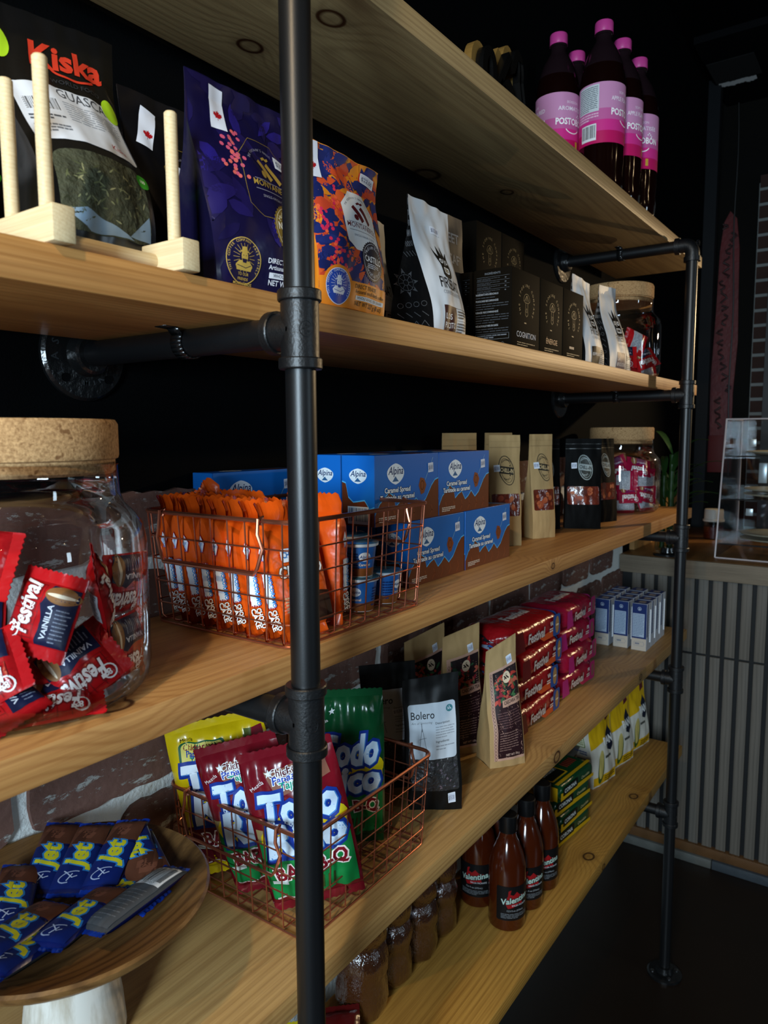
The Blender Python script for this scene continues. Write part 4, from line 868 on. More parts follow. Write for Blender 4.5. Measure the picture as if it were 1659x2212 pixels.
basket(.002, .241, -.002, .212, Z3, .121, 'rose-gold wire basket of orange cakes on the middle shelf')
basket(.046, .296, .026, .243, Z4, .121, 'rose-gold wire basket of crisp bags on the fourth shelf')
# ------------------------------------------------------------------ orange cake packs
OR = M('#d8520f', .26, 0, .5, .35, 45)
def cake():
    hx, hy, H = .033, .0122, .124; mb = MB(); nz, na = 22, 28
    def sec(t):
        e = min(t, 1-t); k = min(1, (e/.16))**.6; return hx*(.93+.07*k), max(hy*k, .0007)
    def f(u, v):
        ax, ay = sec(v); a = 2*pi*u; c, s = cos(a), sin(a); q = (abs(c)**9+abs(s)**9)**(-1/9); w_ = .0007*noise.noise((c*2, s*2, v*9)); return Vector((ax*c*q+w_, ay*s*q+w_*.6, .008+v*(H-.016)))
    mb.grid(f, na, nz, OR, closeu=True)
    for sg, z0 in ((-1, .008), (1, H-.008)):
        n = 20; x = hx*.93
        for d in (.0005, -.0005):
            a = mb.add([((i/n*2-1)*x, d, z0-sg*.001) for i in range(n+1)]); b = mb.add([((i/n*2-1)*x, d+.0012*(1 if i % 2 else -1)+.003*sin(i*.5)*1, z0+sg*.010) for i in range(n+1)]); c = mb.add([((i/n*2-1)*x*(1 if sg < 0 else .96), d+.004*sin(i*.45)+(.004 if sg > 0 else 0), z0+sg*((.0135 if i % 2 else .0118) if sg < 0 else (.0215 if i % 2 else .0195))) for i in range(n+1)])
            for i in range(n): mb.face((a+i, a+i+1, b+i+1, b+i), OR); mb.face((b+i, b+i+1, c+i+1, c+i), OR)
    me = mb.mesh('wrapper', smooth=50)
    s = Art('spine_print')     # narrow side, y up
    s.poly([(0, .098), (-.0052, .088), (0, .078), (.0052, .088)], '#b3122a').up().poly([(0, .0965), (-.0043, .088), (0, .0795), (.0043, .088)], '#dfe8f2').up().text('Ramo', 0, .0845, .0030, '#2b6fc4', rot=90, al='C', ital=.2); s.text('r', .001, .0865, .004, '#2b6fc4')
    pts = []
    for i in range(36):
        a = 2*pi*i/36; q = 1.0 if i % 2 else .9; pts.append((.0066*q*max(-1, min(1, cos(a)*1.5)), .051+.0185*q*max(-1, min(1, sin(a)*1.25))))
    s.poly(pts, '#b3122a').up().poly([(x*.86, .051+(y-.051)*.95) for x, y in pts], '#e3ecf4').up().text('CHOCORAMO', .0024, .051, .0052, '#1e86cf', rot=-90, bold=.03, maxw=.033)
    for dx, t in ((.0018, 'CHOCO'), (-.0052, 'CAKE')):
        s.text(t, dx, .0215, .0062, '#3a1a10', rot=-78, bold=.07, maxw=.021); s.up().text(t, dx, .0215, .0062, '#f3efe8', rot=-78, bold=.03, maxw=.020)
    w_ = Art('front_print')    # wide side
    w_.poly([(-.026+.052*(.5+.5*cos(2*pi*i/44)*(1 if i % 2 else .95)), .081+.0085*sin(2*pi*i/44)*(1 if i % 2 else .9)) for i in range(44)], '#b3122a').up().rrect(-.024, .0745, .024, .0875, .003, '#dfe8f2').up().text('CHOCORAMO', 0, .0785, .0058, '#1e6fb8', bold=.03, maxw=.044)
    for y, t in ((.060, 'CHOCO'), (.047, 'CAKE')): w_.text(t, -.002, y, .0105, '#3a1a10', bold=.07, ital=.1); w_.up().text(t, -.002, y, .0105, '#f3efe8', bold=.025, ital=.1)
    w_.poly([(.004, .012), (.030, .012), (.030, .040), (.018, .042), (.006, .03)], '#2a150c'); w_.fine(-.029, .026, -.002, .042, 5, '#f0c8a0', 3)
    bk = Art('back_print'); bk.rect(-.029, .010, -.008, .030, '#b9cfe2').up()
    for k in range(14): bk.rect(-.0285+.00145*k, .0105, -.0278+.00145*k, .0295, '#4d7fae')
    bk.rrect(-.006, .036, .006, .046, .002, '#2e6fc0').up().text('CO', 0, .039, .0045, '#eef4fa', bold=.03); bk.rrect(-.028, .081, -.004, .089, .002, '#dfe8f2').up().text('CHOCORAMO', -.016, .0833, .004, '#1e6fb8', bold=.03, maxw=.021)
    for y, t in ((.071, 'CHOCO'), (.062, 'CAKE')): bk.text(t, -.013, y, .0070, '#3a1a10', bold=.07); bk.up().text(t, -.013, y, .0070, '#f3efe8', bold=.02)
    bk.fine(-.028, .047, .004, .058, 4, '#f3d2b4', 9)
    parts = [('wrapper', me, None)]
    for A_, sf in ((s, plane((-hx-.0002, 0, 0), (0, -1, 0), (0, 0, 1))), (w_, plane((0, -hy-.0002, 0), (1, 0, 0), (0, 0, 1))), (bk, plane((0, hy+.0002, 0), (-1, 0, 0), (0, 0, 1)))):
        for g, q in A_.build(sf, .03, .0012, .00012).items(): parts.append((g, q, None))
    sp2 = s.build(plane((hx+.0002, 0, 0), (0, 1, 0), (0, 0, 1)), .03, .0012, .00012)
    for g, q in sp2.items(): parts.append((g, q, None))
    return parts
CAKE = cake()
ords = ('farthest back in the row of cakes', 'second from the back in the row of cakes', 'third from the back in the row of cakes', 'fourth from the back, middle of the cakes', 'fourth from the front, middle of the cakes', 'third from the front in the row of cakes', 'second from the front in the row of cakes', 'nearest the front of the basket, beside the pipe')
for i, y in enumerate((.182, .160, .138, .1165, .095, .073, .050, .026)):
    lean = (-14, -12, -15, -11, -13, -14, -13, -16)[i]; dx = (.052, .048, .046, .045, .044, .045, .044, .046)[i]
    mx = Matrix.Translation((dx, y-.004, Z3+.0035)) @ Matrix.Rotation(radians((5, -4, 3, -3, 4, -5, 3, -4)[i]), 4, 'Z') @ Matrix.Rotation(radians(-lean*-.9), 4, 'X')
    thing('cake_pack', CAKE, mx, 'orange wrapped cake standing in the basket, ' + ords[i], 'cake pack', 'orange cake packs in the basket')
thing('cake_pack', CAKE, Matrix.Translation((.112, .193, Z3+.016)) @ Matrix.Rotation(radians(8), 4, 'Z') @ Matrix.Rotation(radians(-24), 4, 'Y'), 'orange cake pack tilted up at the back of the basket', 'cake pack', 'orange cake packs in the basket')
thing('cake_pack', CAKE, Matrix.Translation((.098, .150, Z3+.0035)) @ Matrix.Rotation(radians(96), 4, 'Z') @ Matrix.Rotation(radians(-3), 4, 'X'), 'orange cake pack standing crosswise behind the row of cakes', 'cake pack', 'orange cake packs in the basket')
mx = Matrix.Translation((.103, .056, Z3+.0035)) @ Matrix.Rotation(radians(104), 4, 'Z')
thing('cake_pack', CAKE, mx, 'orange cake pack with its barcode back turned out, right of the pipe', 'cake pack', 'orange cake packs in the basket')
# ------------------------------------------------------------------ little dessert cups
CB = M('#1d5ea8', .35); CW = M('#cfd6da', .35); CBR = M('#7a4418', .4); FOIL = M('#3f87a8', .25, .5, .5, .3, 80)
cup_prof = [(.0138, 0), (.0144, .0008), (.0152, .010), (.0152, .0101), (.0180, .031), (.0182, .0335), (.0184, .0336), (.0205, .0345), (.0209, .0352), (.0209, .0372), (.0203, .0376)]
cupm = MB().lathe(cup_prof, CB, 32, mfn=lambda k: CW if k < 1 or k >= 5 else (CBR if k < 3 else CB)).mesh('cup', smooth=35)
lid = MB().lathe([(.0001, .0378), (.0203, .0378), (.0212, .0381), (.0203, .0385), (.0001, .0386)], FOIL, 32).mesh('foil_lid')
ca = Art(); ca.ell(.022, .023, .0068, .0052, '#d6dde2').up().text('Alpina', .022, .0215, .0032, '#173a78', ital=.2, bold=.02)
for k in range(2): ca.fine(.002+.04*k, .006, .016+.04*k, .028, 7, '#0f2f66', k+2)
ca.text('Caramel', .022, .0128, .0028, '#e6d2b4', bold=.02)
def cup_surf(a0): return cyl((0, 0, 0), .0168, a0, lambda y: .0152+(.0180-.0152)*max(0, (y-.010))/.021+.0001)
for i, (x, y, z, lab) in enumerate(((.165, .043, 0, 'blue dessert cup at the lower left of the front pair in the basket'), (.167, .045, 1, 'blue dessert cup stacked on the front left cup'), (.212, .043, 0, 'blue dessert cup at the lower right by the basket corner'),
        (.166, .098, 0, 'blue dessert cup lower in the back left stack'), (.167, .099, 1, 'blue dessert cup on top of the back left stack'), (.212, .092, 0, 'blue dessert cup lower in the back right stack'), (.211, .090, 1, 'blue dessert cup on top of the back right stack'))):
    cs = ca.build(cup_surf(radians(195+40*i)-.022/.0168), .0034, .0003, .00005)
    thing('dessert_cup', [('cup', cupm, None), ('foil_lid', lid, None, 'teal foil lid')]+[(g, q, None) for g, q in cs.items()], (x, y, Z3+.0036+z*.0388), lab, 'cup', 'blue dessert cups in the basket')
# ------------------------------------------------------------------ blue caramel boxes
AB = M('#0d55a6', .38, 0, .5); DB = M('#0b3f86', .4); CH = '#652e14'; CH2 = '#7d3d1c'
def logo_a(a, cx, cy, s):
    a.poly([(cx+s*(1.0 if cos(q) > 0 else 1.0)*cos(q), cy+s*(.62 if sin(q) > 0 else .78)*sin(q)*(1-.18*abs(cos(q)))) for q in [2*pi*k/28 for k in range(28)]], '#dfe6ea').up()
    a.text('Alpina', cx, cy-.10*s, .50*s, '#14305f', ital=.25, bold=.015, maxw=1.72*s); a.poly([(cx-.40*s, cy-.58*s), (cx-.02*s, cy-.22*s), (cx+.1*s, cy-.36*s), (cx+.36*s, cy-.58*s)], '#2d5f8c')
def wave(a, w_, pts, edge='#4fb2e6'):
    a.poly([(0.0003, .0003)]+[(w_-.0003, .0003)]+[(x, y+.0016) for x, y in reversed(pts)], edge).up().poly([(.0003, .0003), (w_-.0003, .0003)]+[(x, y) for x, y in reversed(pts)], CH)
def alp_front(w_, h_):
    a = Art(); a.rect(.0003, .0003, w_-.0003, h_-.0003, '#0d62b0').up()
    P = [(.0003, .16), (.06, .30), (.12, .37), (.2, .46), (.27, .40), (.30, .24), (.36, .30), (.43, .34), (.50, .20), (.56, .25), (.62, .33), (.70, .22), (.78, .30), (.88, .5), (.94, .58), (.998, .60)]
    wave(a, w_, [(x*w_, y*h_) for x, y in P]); a.up()
    for k in range(6): a.line([(w_*(.1+.15*k), h_*.04), (w_*(.14+.15*k), h_*.12), (w_*(.12+.15*k), h_*.2)], .0016, CH2)
    a.poly([(w_*.70, h_*.38), (w_*.66, h_*.52), (w_*.69, h_*.64), (w_*.75, h_*.62), (w_*.79, h_*.52), (w_*.75, h_*.40)], CH2); a.line([(w_*.77, h_*.60), (w_*.90, h_*.93)], .001, '#7aa6c4'); a.ring(w_*.72, h_*.52, .004, .006, .0006, '#7a4526', 10)
    logo_a(a, w_*.30, h_*.74, .019)
    for y, t, mw in ((.46, 'Caramel Spread', .5), (.355, 'Tartinade au caramel', .58)): a.text(t, w_*.33, h_*y, .0062, '#0a2550', bold=.09, maxw=w_*(mw+.02)); a.up().text(t, w_*.33, h_*y, .0062, '#eef2f4', bold=.02, maxw=w_*mw)
    a.fine(w_*.05, h_*.05, w_*.30, h_*.13, 3, '#c9b9a8', 3)
    price(a, w_*.86, h_*.78, .013, .0125, 4, '8.00')
    return a
def alp_end(w_, h_):
    a = Art(); a.rect(.0003, .0003, w_-.0003, h_-.0003, '#0f66bd').up(); wave(a, w_, [(.0003, h_*.62), (w_*.12, h_*.60), (w_*.2, h_*.40), (w_*.35, h_*.33), (w_*.7, h_*.36), (w_*.85, h_*.24), (w_-.0003, h_*.27)])
    logo_a(a, w_*.5, h_*.72, w_*.27); a.barcode(w_*.18, h_*.03, w_*.82, h_*.28, 4, '#c9d3da', '#27507e', 24); return a
def alp_top(w_, d):
    a = Art(); a.ell(w_*.3, d*.5, .016, .011, '#dfe6ea').up().text('Alpina', w_*.3, d*.42, .006, '#14305f', ital=.25); a.poly([(w_*.55, 0.001), (w_*.9, .001), (w_*.8, d*.5), (w_*.6, d*.4)], CH); return a
hb = .0872
def alpina(x0, y0, z0, lab, w_=.148, h_=hb, d=.050):
    carton('caramel_box', x0, x0+w_, y0, y0+d, z0, z0+h_, AB, lab, 'box', 'blue caramel boxes', alp_front(w_, h_), alp_end(d, h_), alp_top(w_, d))
alpina(.301, .068, Z3, 'blue caramel box at the left of the lower front row, behind the basket corner'); alpina(.453, .068, Z3, 'blue caramel box at the right of the lower front row'); alpina(.301, .120, Z3, 'blue caramel box in the lower back row, left'); alpina(.453, .120, Z3, 'blue caramel box in the lower back row, right')
alpina(.229, .069, Z3+hb+.0004, 'blue caramel box at the left of the upper front row'); alpina(.379, .069, Z3+hb+.0004, 'blue caramel box at the right of the upper front row'); alpina(.229, .121, Z3+hb+.0004, 'blue caramel box behind the upper left one, its barcode end in view')
alpina(.379, .121, Z3+hb+.0004, 'blue caramel box behind the upper right one')
alpina(.104, .2135, Z3+.0684, 'blue caramel box standing behind the orange cakes', .148, .0872, .035); alpina(.106, .2135, Z3, 'blue caramel box under the one behind the orange cakes', .144, .068, .035)
# ------------------------------------------------------------------ kraft and black snack pouches with an oval stamp
KR = M('#a8895c', .75, 0, .25, .15, 150, 0, .12, 40); KB = M('#060606', .6, 0, .06, .1, 40)
FRUIT = M('#5a1f10', .25, 0, .5, .7, 50, .3, .7, 60)
def chill(BL, BR, h, seed, black, label, pr_=True, back=.014):
    BL, BR = Vector((*BL, Z3)), Vector((*BR, Z3)); n = (BR-BL).cross(Vector((0, 0, 1))).normalized(); up_ = Vector((0, 0, h))-n*back
    b = Bag(BL, BR, BR+up_, BL+up_, .036, .006, .0012, seed, mtf=KB if black else KR, gus=.4); W, H = b.W, b.H
    a = Art('window'); a.rrect(.06*W, .27*H, .94*W, .47*H, .003, FRUIT).up(); rd = random.Random(seed)
    for k in range(12): a.ell(rd.uniform(.2, .8)*W, rd.uniform(.30, .44)*H, rd.uniform(.003, .008), rd.uniform(.003, .006), rd.choice(['#7d2f16', '#93411f', '#4a180c', '#a85a34']), rd.uniform(0, 90), 10)
    c = '#8f9896' if black else '#241f17'
    a.part('stamp'); cx, cy = .55*W, .68*H; a.ell(cx, cy, .0145, .027, c, 12).up().ell(cx, cy, .013, .0255, '#20241f' if black else '#a8895c', 12).up(); a.ring(cx, cy, .0105, .0215, .0008, c, 30, 12); a.rect(cx-.0135, cy-.0065, cx+.0135, cy+.0065, c, -8).up().text('CHILL-IN', cx, cy-.0035, .0070, '#14171a' if black else '#c0a274', rot=-8, bold=.03, maxw=.025)
    a.arc('HANDMADE', cx, cy+.009, .0085, .0028, c, 150, 30, .02); a.arc('SNACKS', cx, cy-.009, .0085, .0028, c, 215, 325, .02, True)
    a.part('zip_seal').rect(.01*W, .885*H, .99*W, .892*H, M('#14150f', .4) if black else M('#8d7048', .8)); a.rect(.01*W, .94*H, .99*W, .943*H, M('#14150f', .4) if black else M('#96794f', .8))
    if pr_: price(a, .24*W, .70*H, .011, .012, 3, '7.00')
    b.make('snack_pouch', a, label, 'snack pouch', 'black snack pouches' if black else 'kraft snack pouches')
chill((.678, .141), (.721, .101), .197, 31, False, 'kraft snack pouch with oval stamp standing next to the blue boxes'); chill((.807, .117), (.855, .092), .198, 32, False, 'narrow kraft snack pouch with dented window, right of its twin')
chill((.622, .196), (.702, .172), .201, 33, False, 'kraft snack pouch peeping over the blue boxes', False); chill((.778, .194), (.850, .172), .201, 34, False, 'kraft snack pouch hidden behind the two stamped ones', False)
chill((.985, .124), (1.017, .058), .188, 35, True, 'black snack pouch with grey stamp, nearest of the black ones'); chill((1.106, .102), (1.178, .075), .187, 36, True, 'black snack pouch with teal stamp beside the far jar', False)
chill((.930, .178), (.972, .128), .188, 37, True, 'black snack pouch in shadow behind the nearest black one', False)
# ------------------------------------------------------------------ fourth shelf: bowl of chocolate bars
BOWL = wood('dark_acacia', '#7d5a33', '#3a2413', cy=.3, cz=-.2, freq=500, rough=.38, streak=.95)
WHITEW = (lambda g: g.done(g.mix(g.ramp(g.noise(g.vmath('MULTIPLY', g.co, (6, 6, 1.2)), 9, 5, .6), ((.45, 0.0), (.75, 1.0))), '#c7c4bb', '#8d7f66'), .7, .25))(NT('whitewashed_wood'))
BC = (-.152, .127, Z4); br = .116
bowl = MB().lathe([(.0, .100), (.050, .100), (.085, .106), (.110, .119), (.1195, .128), (.1208, .1325), (.1185, .1345), (.111, .1325), (.085, .1215), (.045, .1155), (.0, .1148)], BOWL, 72, cap=False).mesh('bowl', smooth=45)
foot = MB().lathe([(.0, 0), (.043, 0), (.0435, .004), (.0415, .03), (.036, .07), (.033, .09), (.035, .1005), (.0, .1005)], WHITEW, 40, cap=False).mesh('foot', smooth=45)
thing('pedestal_bowl', [('bowl', bowl, None, 'shallow dark wooden bowl'), ('foot', foot, None, 'whitewashed wooden foot')], BC, 'wooden pedestal bowl of chocolate bars in the lower left foreground', 'bowl')
def jet(seed, flip=False):
    L, w_, th = .088, .034, .0125; me, sf, sb = pillow(w_, L, th, M('#0b1850', .3, 0, .5, .25, 40), .004, M('#1a43b8', .15, .3), seed, .0006, 8, 12, 18, M('#4d4f52', .35, .5, .5, .2, 60), .35)
    a = Art(); W, H = w_/2*.93, L/2*.96
    a.rect(-W, -H*.97, W, H*.22, '#0d1e5a').poly([(-W, H*.22), (W, H*.30), (W, H*.97), (-W, H*.97)], '#5a3424').up(); rd = random.Random(seed)
    for k in range(5): x, y = rd.uniform(-.6, .5)*W, rd.uniform(.4, .85)*H; a.poly([(x-.006, y-.004), (x+.004, y-.005), (x+.007, y+.003), (x-.003, y+.006)], rd.choice(['#6f4230', '#45261a', '#83584a']))
    for dx, t in ((-.0008, .10),): a.text('Jet', W*.42, -H*.12, .0178, '#2a78b8', rot=90, bold=.10, ital=.25, sx=1.0); a.up().text('Jet', W*.42, -H*.12, .0178, '#c9c023', rot=90, bold=.035, ital=.25, sx=1.0)
    a.ring(-W*.1, -H*.70, .0095, .0052, .0011, '#9aa4c0', 16, 30, 20, 250); a.line([(-W*.5, -H*.55), (W*.05, -H*.72), (W*.3, -H*.68)], .0010, '#aeb6cc'); a.line([(-W*.2, -H*.8), (0, -H*.62)], .0010, '#aeb6cc')
    k = Art('back_print'); k.rect(-W, -H*.96, W, H*.96, '#45474a').up(); k.barcode(-W*.95, H*.28, W*.95, H*.93, 3, '#c6c8ca', n=30); k.text('7702007', 0, H*.30, .003, '#222428'); k.fine(-W*.85, -H*.85, W*.85, H*.15, 9, '#5e6064', 4, .25)
    parts = [('wrapper', me, None)]
    for A_, s_ in ((a, sf), (k, sb)):
        for g, q in A_.build(s_).items(): parts.append((g, q, None))
    return parts
JET = jet(1)
bars = [((-.151, .184), (-.091, .243), 0, 'front', 'leftmost of the upright bars along the far rim'), ((-.140, .145), (-.085, .190), .004, 'front', 'second upright bar, left of the two with blue foil ends'), ((-.125, .120), (-.062, .162), .007, 'front', 'third upright bar with a bright blue foil end'),
        ((-.020, .170), (-.062, .085), .004, 'front', 'bar at the right rim, its brand right way up'), ((-.062, .155), (-.100, .070), .001, 'front', 'bar tucked between the right rim bar and the silver back'), ((-.200, .140), (-.158, .195), .002, 'front', 'bar cut by the left picture edge, far side'),
        ((-.235, .098), (-.172, .122), .009, 'front', 'bar cut by the left picture edge, middle'), ((-.206, .070), (-.125, .100), .010, 'front', 'bar lying across the near side, brand rising to the right'), ((-.178, .056), (-.085, .062), .013, 'back', 'bar turned over to its grey back with a barcode'),
        ((-.238, .078), (-.178, .098), .004, 'front', 'bar at the lower left beneath the others'), ((-.118, .135), (-.112, .075), -.002, 'front', 'bar mostly buried in the middle of the bowl')]
for i, (p0, p1, dz, side, lab) in enumerate(bars):
    c = Vector(BC); q0, q1 = Vector((*p0, 0)), Vector((*p1, 0)); mid = (q0+q1)/2; d = (q1-q0).normalized()
    rr = Vector((mid.x-c.x, mid.y-c.y)); k = min(1, .072/max(rr.length, 1e-4)); rr *= k; mid = Vector((c.x+rr.x, c.y+rr.y, 0)); h = .1215+.14*max(rr.length-.035, 0)
    nrm = Vector((-rr.x*3.2, -rr.y*3.2, 1)).normalized(); ya = (d-nrm*d.dot(nrm)).normalized()
    mx = frame((mid.x, mid.y, Z4+h+dz+.004), ya.cross(nrm), ya, nrm)
    if side == 'back': mx = mx @ Matrix.Rotation(pi, 4, 'Y')
    thing('chocolate_bar', JET, mx, 'blue wrapped chocolate bar, ' + lab, 'chocolate bar', 'chocolate bars in the wooden bowl')
# ------------------------------------------------------------------ crisp bags in the lower basket
def crisp(BL, BR, TR, TL, th, seed, kind, label):
    BL, BR, TR, TL = [Vector(q) for q in (BL, BR, TR, TL)]; o = (BL+BR+TR+TL)/4; xa = (BR+TR-BL-TL)/2; ya = (TL+TR-BL-BR)/2; w_, h_ = xa.length, ya.length-.012
    base = {'yellow': '#d2b40c', 'red': '#6e0f1c', 'dark': '#0c4424'}[kind]; green = '#0f7a3a'
    me, sf, sb = pillow(w_, h_, th, M(base, .24, 0, .55, .55, 30), .010, None, seed, .0062, 14, 26, 36, None, .55, .04)
    a = Art(); W, H = w_/2*.94, h_/2*.93
    if kind == 'yellow':
        a.rrect(-W*.80, H*.58, W*.22, H*.93, .005, '#0f5a35').up().rrect(-W*.75, H*.60, W*.17, H*.91, .0045, '#e0d36a').up()
        for k, (t, c) in enumerate((('Chicharrones', '#7d1022'), ('Papas fritas', '#1a3f9a'), ('Tajaditas', '#0c8a8a'))): a.text(t, -W*.29, H*(.82-.085*k), .0062, c, bold=.03, maxw=W*.82)
        a.poly([(W*.62, H*.96), (W*.80, H*.96), (W*.62, H*.3), (W*.44, H*.3)], '#4f5a1e').poly([(W*.8, H*.96), (W, H*.96), (W, H*.3), (W*.62, H*.3)], '#7d1022'); a.text('Mezcla', -W*.6, H*.945, .004, '#1d1d10')
        a.poly([(-W, -H*.35), (W, H*.05), (W, -H*.98), (-W, -H*.98)], '#5a0f1c').up(); big = '#dfe8f2'
    else:
        a.poly([(-W*.99, -H*.97), (W*.99, -H*.97), (W*.99, -H*.18), (-W*.99, -H*.05)], green).poly([(-W*.99, -H*.05), (W*.99, -H*.18), (W*.99, H*.02), (-W*.99, H*.12)], '#a38c5c').up()
        if kind != 'dark': a.poly([(-W*.55, H*.93), (W*.80, H*.93), (W*.86, H*.70), (W*.1, H*.62), (-W*.35, H*.56)], '#8a5a48').up()
        for k, (t, c) in enumerate((('Chicharrones', '#f0dfe0'), ('Papas Fritas', '#2a49b0'), ('Tajaditas', '#0f9a7a')) if kind != 'dark' else ()):
            a.text(t, W*.12, H*(.83-.09*k), .0076, '#f3f3f3', bold=.09, maxw=W*1.15); a.up().text(t, W*.12, H*(.83-.09*k), .0076, '#5a0f1c' if k == 0 else c, bold=.02, maxw=W*1.12)
        a.text('Mezcla', -W*.72, H*.74, .0042, '#e9dfe0', rot=25); st = [(-W*.45+.0045*(1 if i % 2 == 0 else .42)*sin(2*pi*i/10), H*.90+.0045*(1 if i % 2 == 0 else .42)*cos(2*pi*i/10)) for i in range(10)]; a.poly(st, '#eef0f2'); big = '#cfe2f4'
    a.up().ell(W*.05, H*.02, W*.98, H*.30, '#d8bf10', 0 if kind == 'yellow' else 8); a.up()
    for t, x, y, hh in (('Todo', -W*.0, H*.14, .037), ('Rico', W*.05, -H*.29, .035)):
        a.text(t, x, y, hh, '#14338c', bold=.13, ital=.12, maxw=W*1.86); a.up().text(t, x, y, hh, '#3f7fc4', bold=.055, ital=.12, maxw=W*1.74); a.up().text(t, x-.0008, y+.0006, hh, big, bold=.045, ital=.12, maxw=W*1.72)
    a.up().text('BAR-B-Q', W*.05, -H*.60, .0150, '#efe6e0', bold=.10, rot=6, maxw=W*1.7); a.up().text('BAR-B-Q', W*.05, -H*.60, .0150, '#7d1022', bold=.03, rot=6, maxw=W*1.62)
    for k in range(7): a.line([(W*(-.3+.12*k), -H*.9), (W*(-.25+.12*k), -H*.70)], .0022, ('#2f3f1c', '#3d4f22', '#55401c')[k % 3])
    a.rect(-W*.9, -H*.72, -W*.55, -H*.66, '#cfd8d2'); a.fine(-W*.9, -H*.97, W*.9, -H*.93, 1, '#c9b6b0', 3)
    mx = frame(o, xa, ya)
    thing('crisp_bag', parts_of('wrapper', me, (a, sf)), mx, label, 'crisp bag', 'crisp bags in the lower basket')
crisp((.060, .222, .882), (.128, .134, .902), (.120, .136, 1.090), (.044, .234, 1.062), .030, 41, 'yellow', 'yellow crisp bag at the back left of the basket')
crisp((.062, .160, .880), (.120, .085, .900), (.096, .100, 1.080), (.040, .176, 1.052), .030, 42, 'red', 'dark red and green crisp bag in the middle of the basket')
crisp((.066, .100, .880), (.134, .024, .898), (.113, .034, 1.084), (.044, .116, 1.060), .030, 43, 'red', 'foremost red and green crisp bag, split by the near pipe')
crisp((.200, .135, .881), (.264, .055, .893), (.222, .078, 1.084), (.168, .140, 1.094), .030, 44, 'dark', 'shadowed crisp bag leaning at the right of the pipe')
# ------------------------------------------------------------------ black tea pouches with white labels
def bolero(BL, BR, tl, tr, seed, label):
    b = Bag((*BL, Z4), (*BR, Z4), tr, tl, .045, .010, .0020, seed, mtf=M('#050505', .5, 0, .3, .12, 40)); W, H = b.W, b.H
    a = Art('window'); a.rrect(.06*W, .16*H, .94*W, .47*H, .003, M('#2c2b2c', .4, 0, .4, .8, 150, .2, .9, 110)); a.up(); rd = random.Random(seed)
    for k in range(60): a.ell(rd.uniform(.1, .9)*W, rd.uniform(.18, .45)*H, .0022, .0011, rd.choice(['#55505a', '#3d3a40', '#6a5a62', '#282629']), rd.uniform(0, 180), 7)
    a.part('label'); a.rrect(.08*W, .40*H, .93*W, .80*H, .004, '#c2cbd4').up(); a.text('Bolero', .12*W, .69*H, .0105, '#20242a', 'L', .01, .05, maxw=.42*W, rot=0); a.text('Art of Savouring', .12*W, .655*H, .003, '#6a7078', 'L', ital=.3)
    a.line([(.30*W, .62*H), (.26*W, .48*H)], .0006, '#5c626c'); a.line([(.31*W, .62*H), (.38*W, .47*H)], .0006, '#5c626c'); a.line([(.25*W, .545*H), (.38*W, .555*H)], .0006, '#5c626c'); a.line([(.30*W, .66*H), (.305*W, .60*H)], .0009, '#5c626c')
    a.text('Description', .55*W, .645*H, .003, '#33383e', 'L', .01); a.fine(.55*W, .545*H, .90*W, .635*H, 5, '#8a929c', 5, .3); a.text('Ingredients', .55*W, .515*H, .003, '#33383e', 'L', .01); a.fine(.55*W, .46*H, .90*W, .505*H, 2, '#8a929c', 6, .3)
    a.gear(.82*W, .745*H, .0052, .0048, 14, '#3d7d84').up(); logo_n(a, .82*W, .744*H, .0052, '#c2cbd4')
    if seed == 51: price(a, .62*W, .625*H, .016, .009, 6, '15.00')
    else: price(a, .80*W, .10*H, .011, .015, 5, '15.00')
    b.make('tea_pouch', a, label, 'tea pouch', 'black tea pouches with white labels')
bolero((.362, .178), (.418, .122), (.352, .190, 1.066), (.412, .130, 1.070), 51, 'black tea pouch with white label, farther from the viewer')
bolero((.345, .096), (.390, .036), (.350, .110, 1.060), (.405, .050, 1.070), 52, 'black tea pouch with creased white label right behind the basket')
# ------------------------------------------------------------------ kraft pouches with a leafy label
def cascara(BL, BR, tl, tr, seed, label, dim=False):
    b = Bag((*BL, Z4), (*BR, Z4), tr, tl, .048, .008, .0016, seed, mtf=KR, gus=.25); W, H = b.W, b.H; a = Art('label')
    a.rect(.10*W, .06*H, .97*W, .80*H, '#b9907c').up().rect(.20*W, .08*H, .97*W, .50*H, '#2a1418').rect(.20*W, .50*H, .97*W, .78*H, '#241a1c').up(); rd = random.Random(seed)
    for k in range(60): a.leaf(rd.uniform(.22, .85)*W, rd.uniform(.50, .74)*H, rd.uniform(.006, .014), rd.uniform(.003, .006), rd.uniform(0, 360), rd.choice(['#a8362c', '#c24a3a', '#8a2430', '#2f5a38', '#3f6b40', '#b85a48', '#1e3a28']), (.20*W, .495*H, .97*W, .78*H))
    a.up().ell(.60*W, .71*H, .0075, .0092, '#d9c4a6').up(); logo_n(a, .60*W, .71*H, .008, '#2a1c18')
    a.rect(.40*W, .49*H, .99*W, .545*H, '#b9907c').up().text('CASCARA TEA', .70*W, .508*H, .0052, '#201416', bold=.02, maxw=.52*W)
    for k in range(26): a.ring(.15*W, .075*H+k*.0055, .0016, .0028, .0005, '#3a1c1c', 8)
    a.fine(.25*W, .32*H, .93*W, .46*H, 7, '#6a4a48', 5, .3); a.fine(.25*W, .14*H, .80*W, .30*H, 8, '#8a6a60', 6, .3); a.text('NET WT 100 g', .62*W, .095*H, .0034, '#c0a090', bold=.02, maxw=.4*W)
    price(a, .74*W, .835*H, .010, .013, 8, '14.00')
    b.make('cascara_pouch', a, label, 'tea pouch', 'kraft tea pouches with leafy labels')
cascara((.525, .060), (.576, .023), (.538, .076, 1.060), (.580, .045, 1.086), 61, 'kraft tea pouch with leafy dark label, foremost of three')
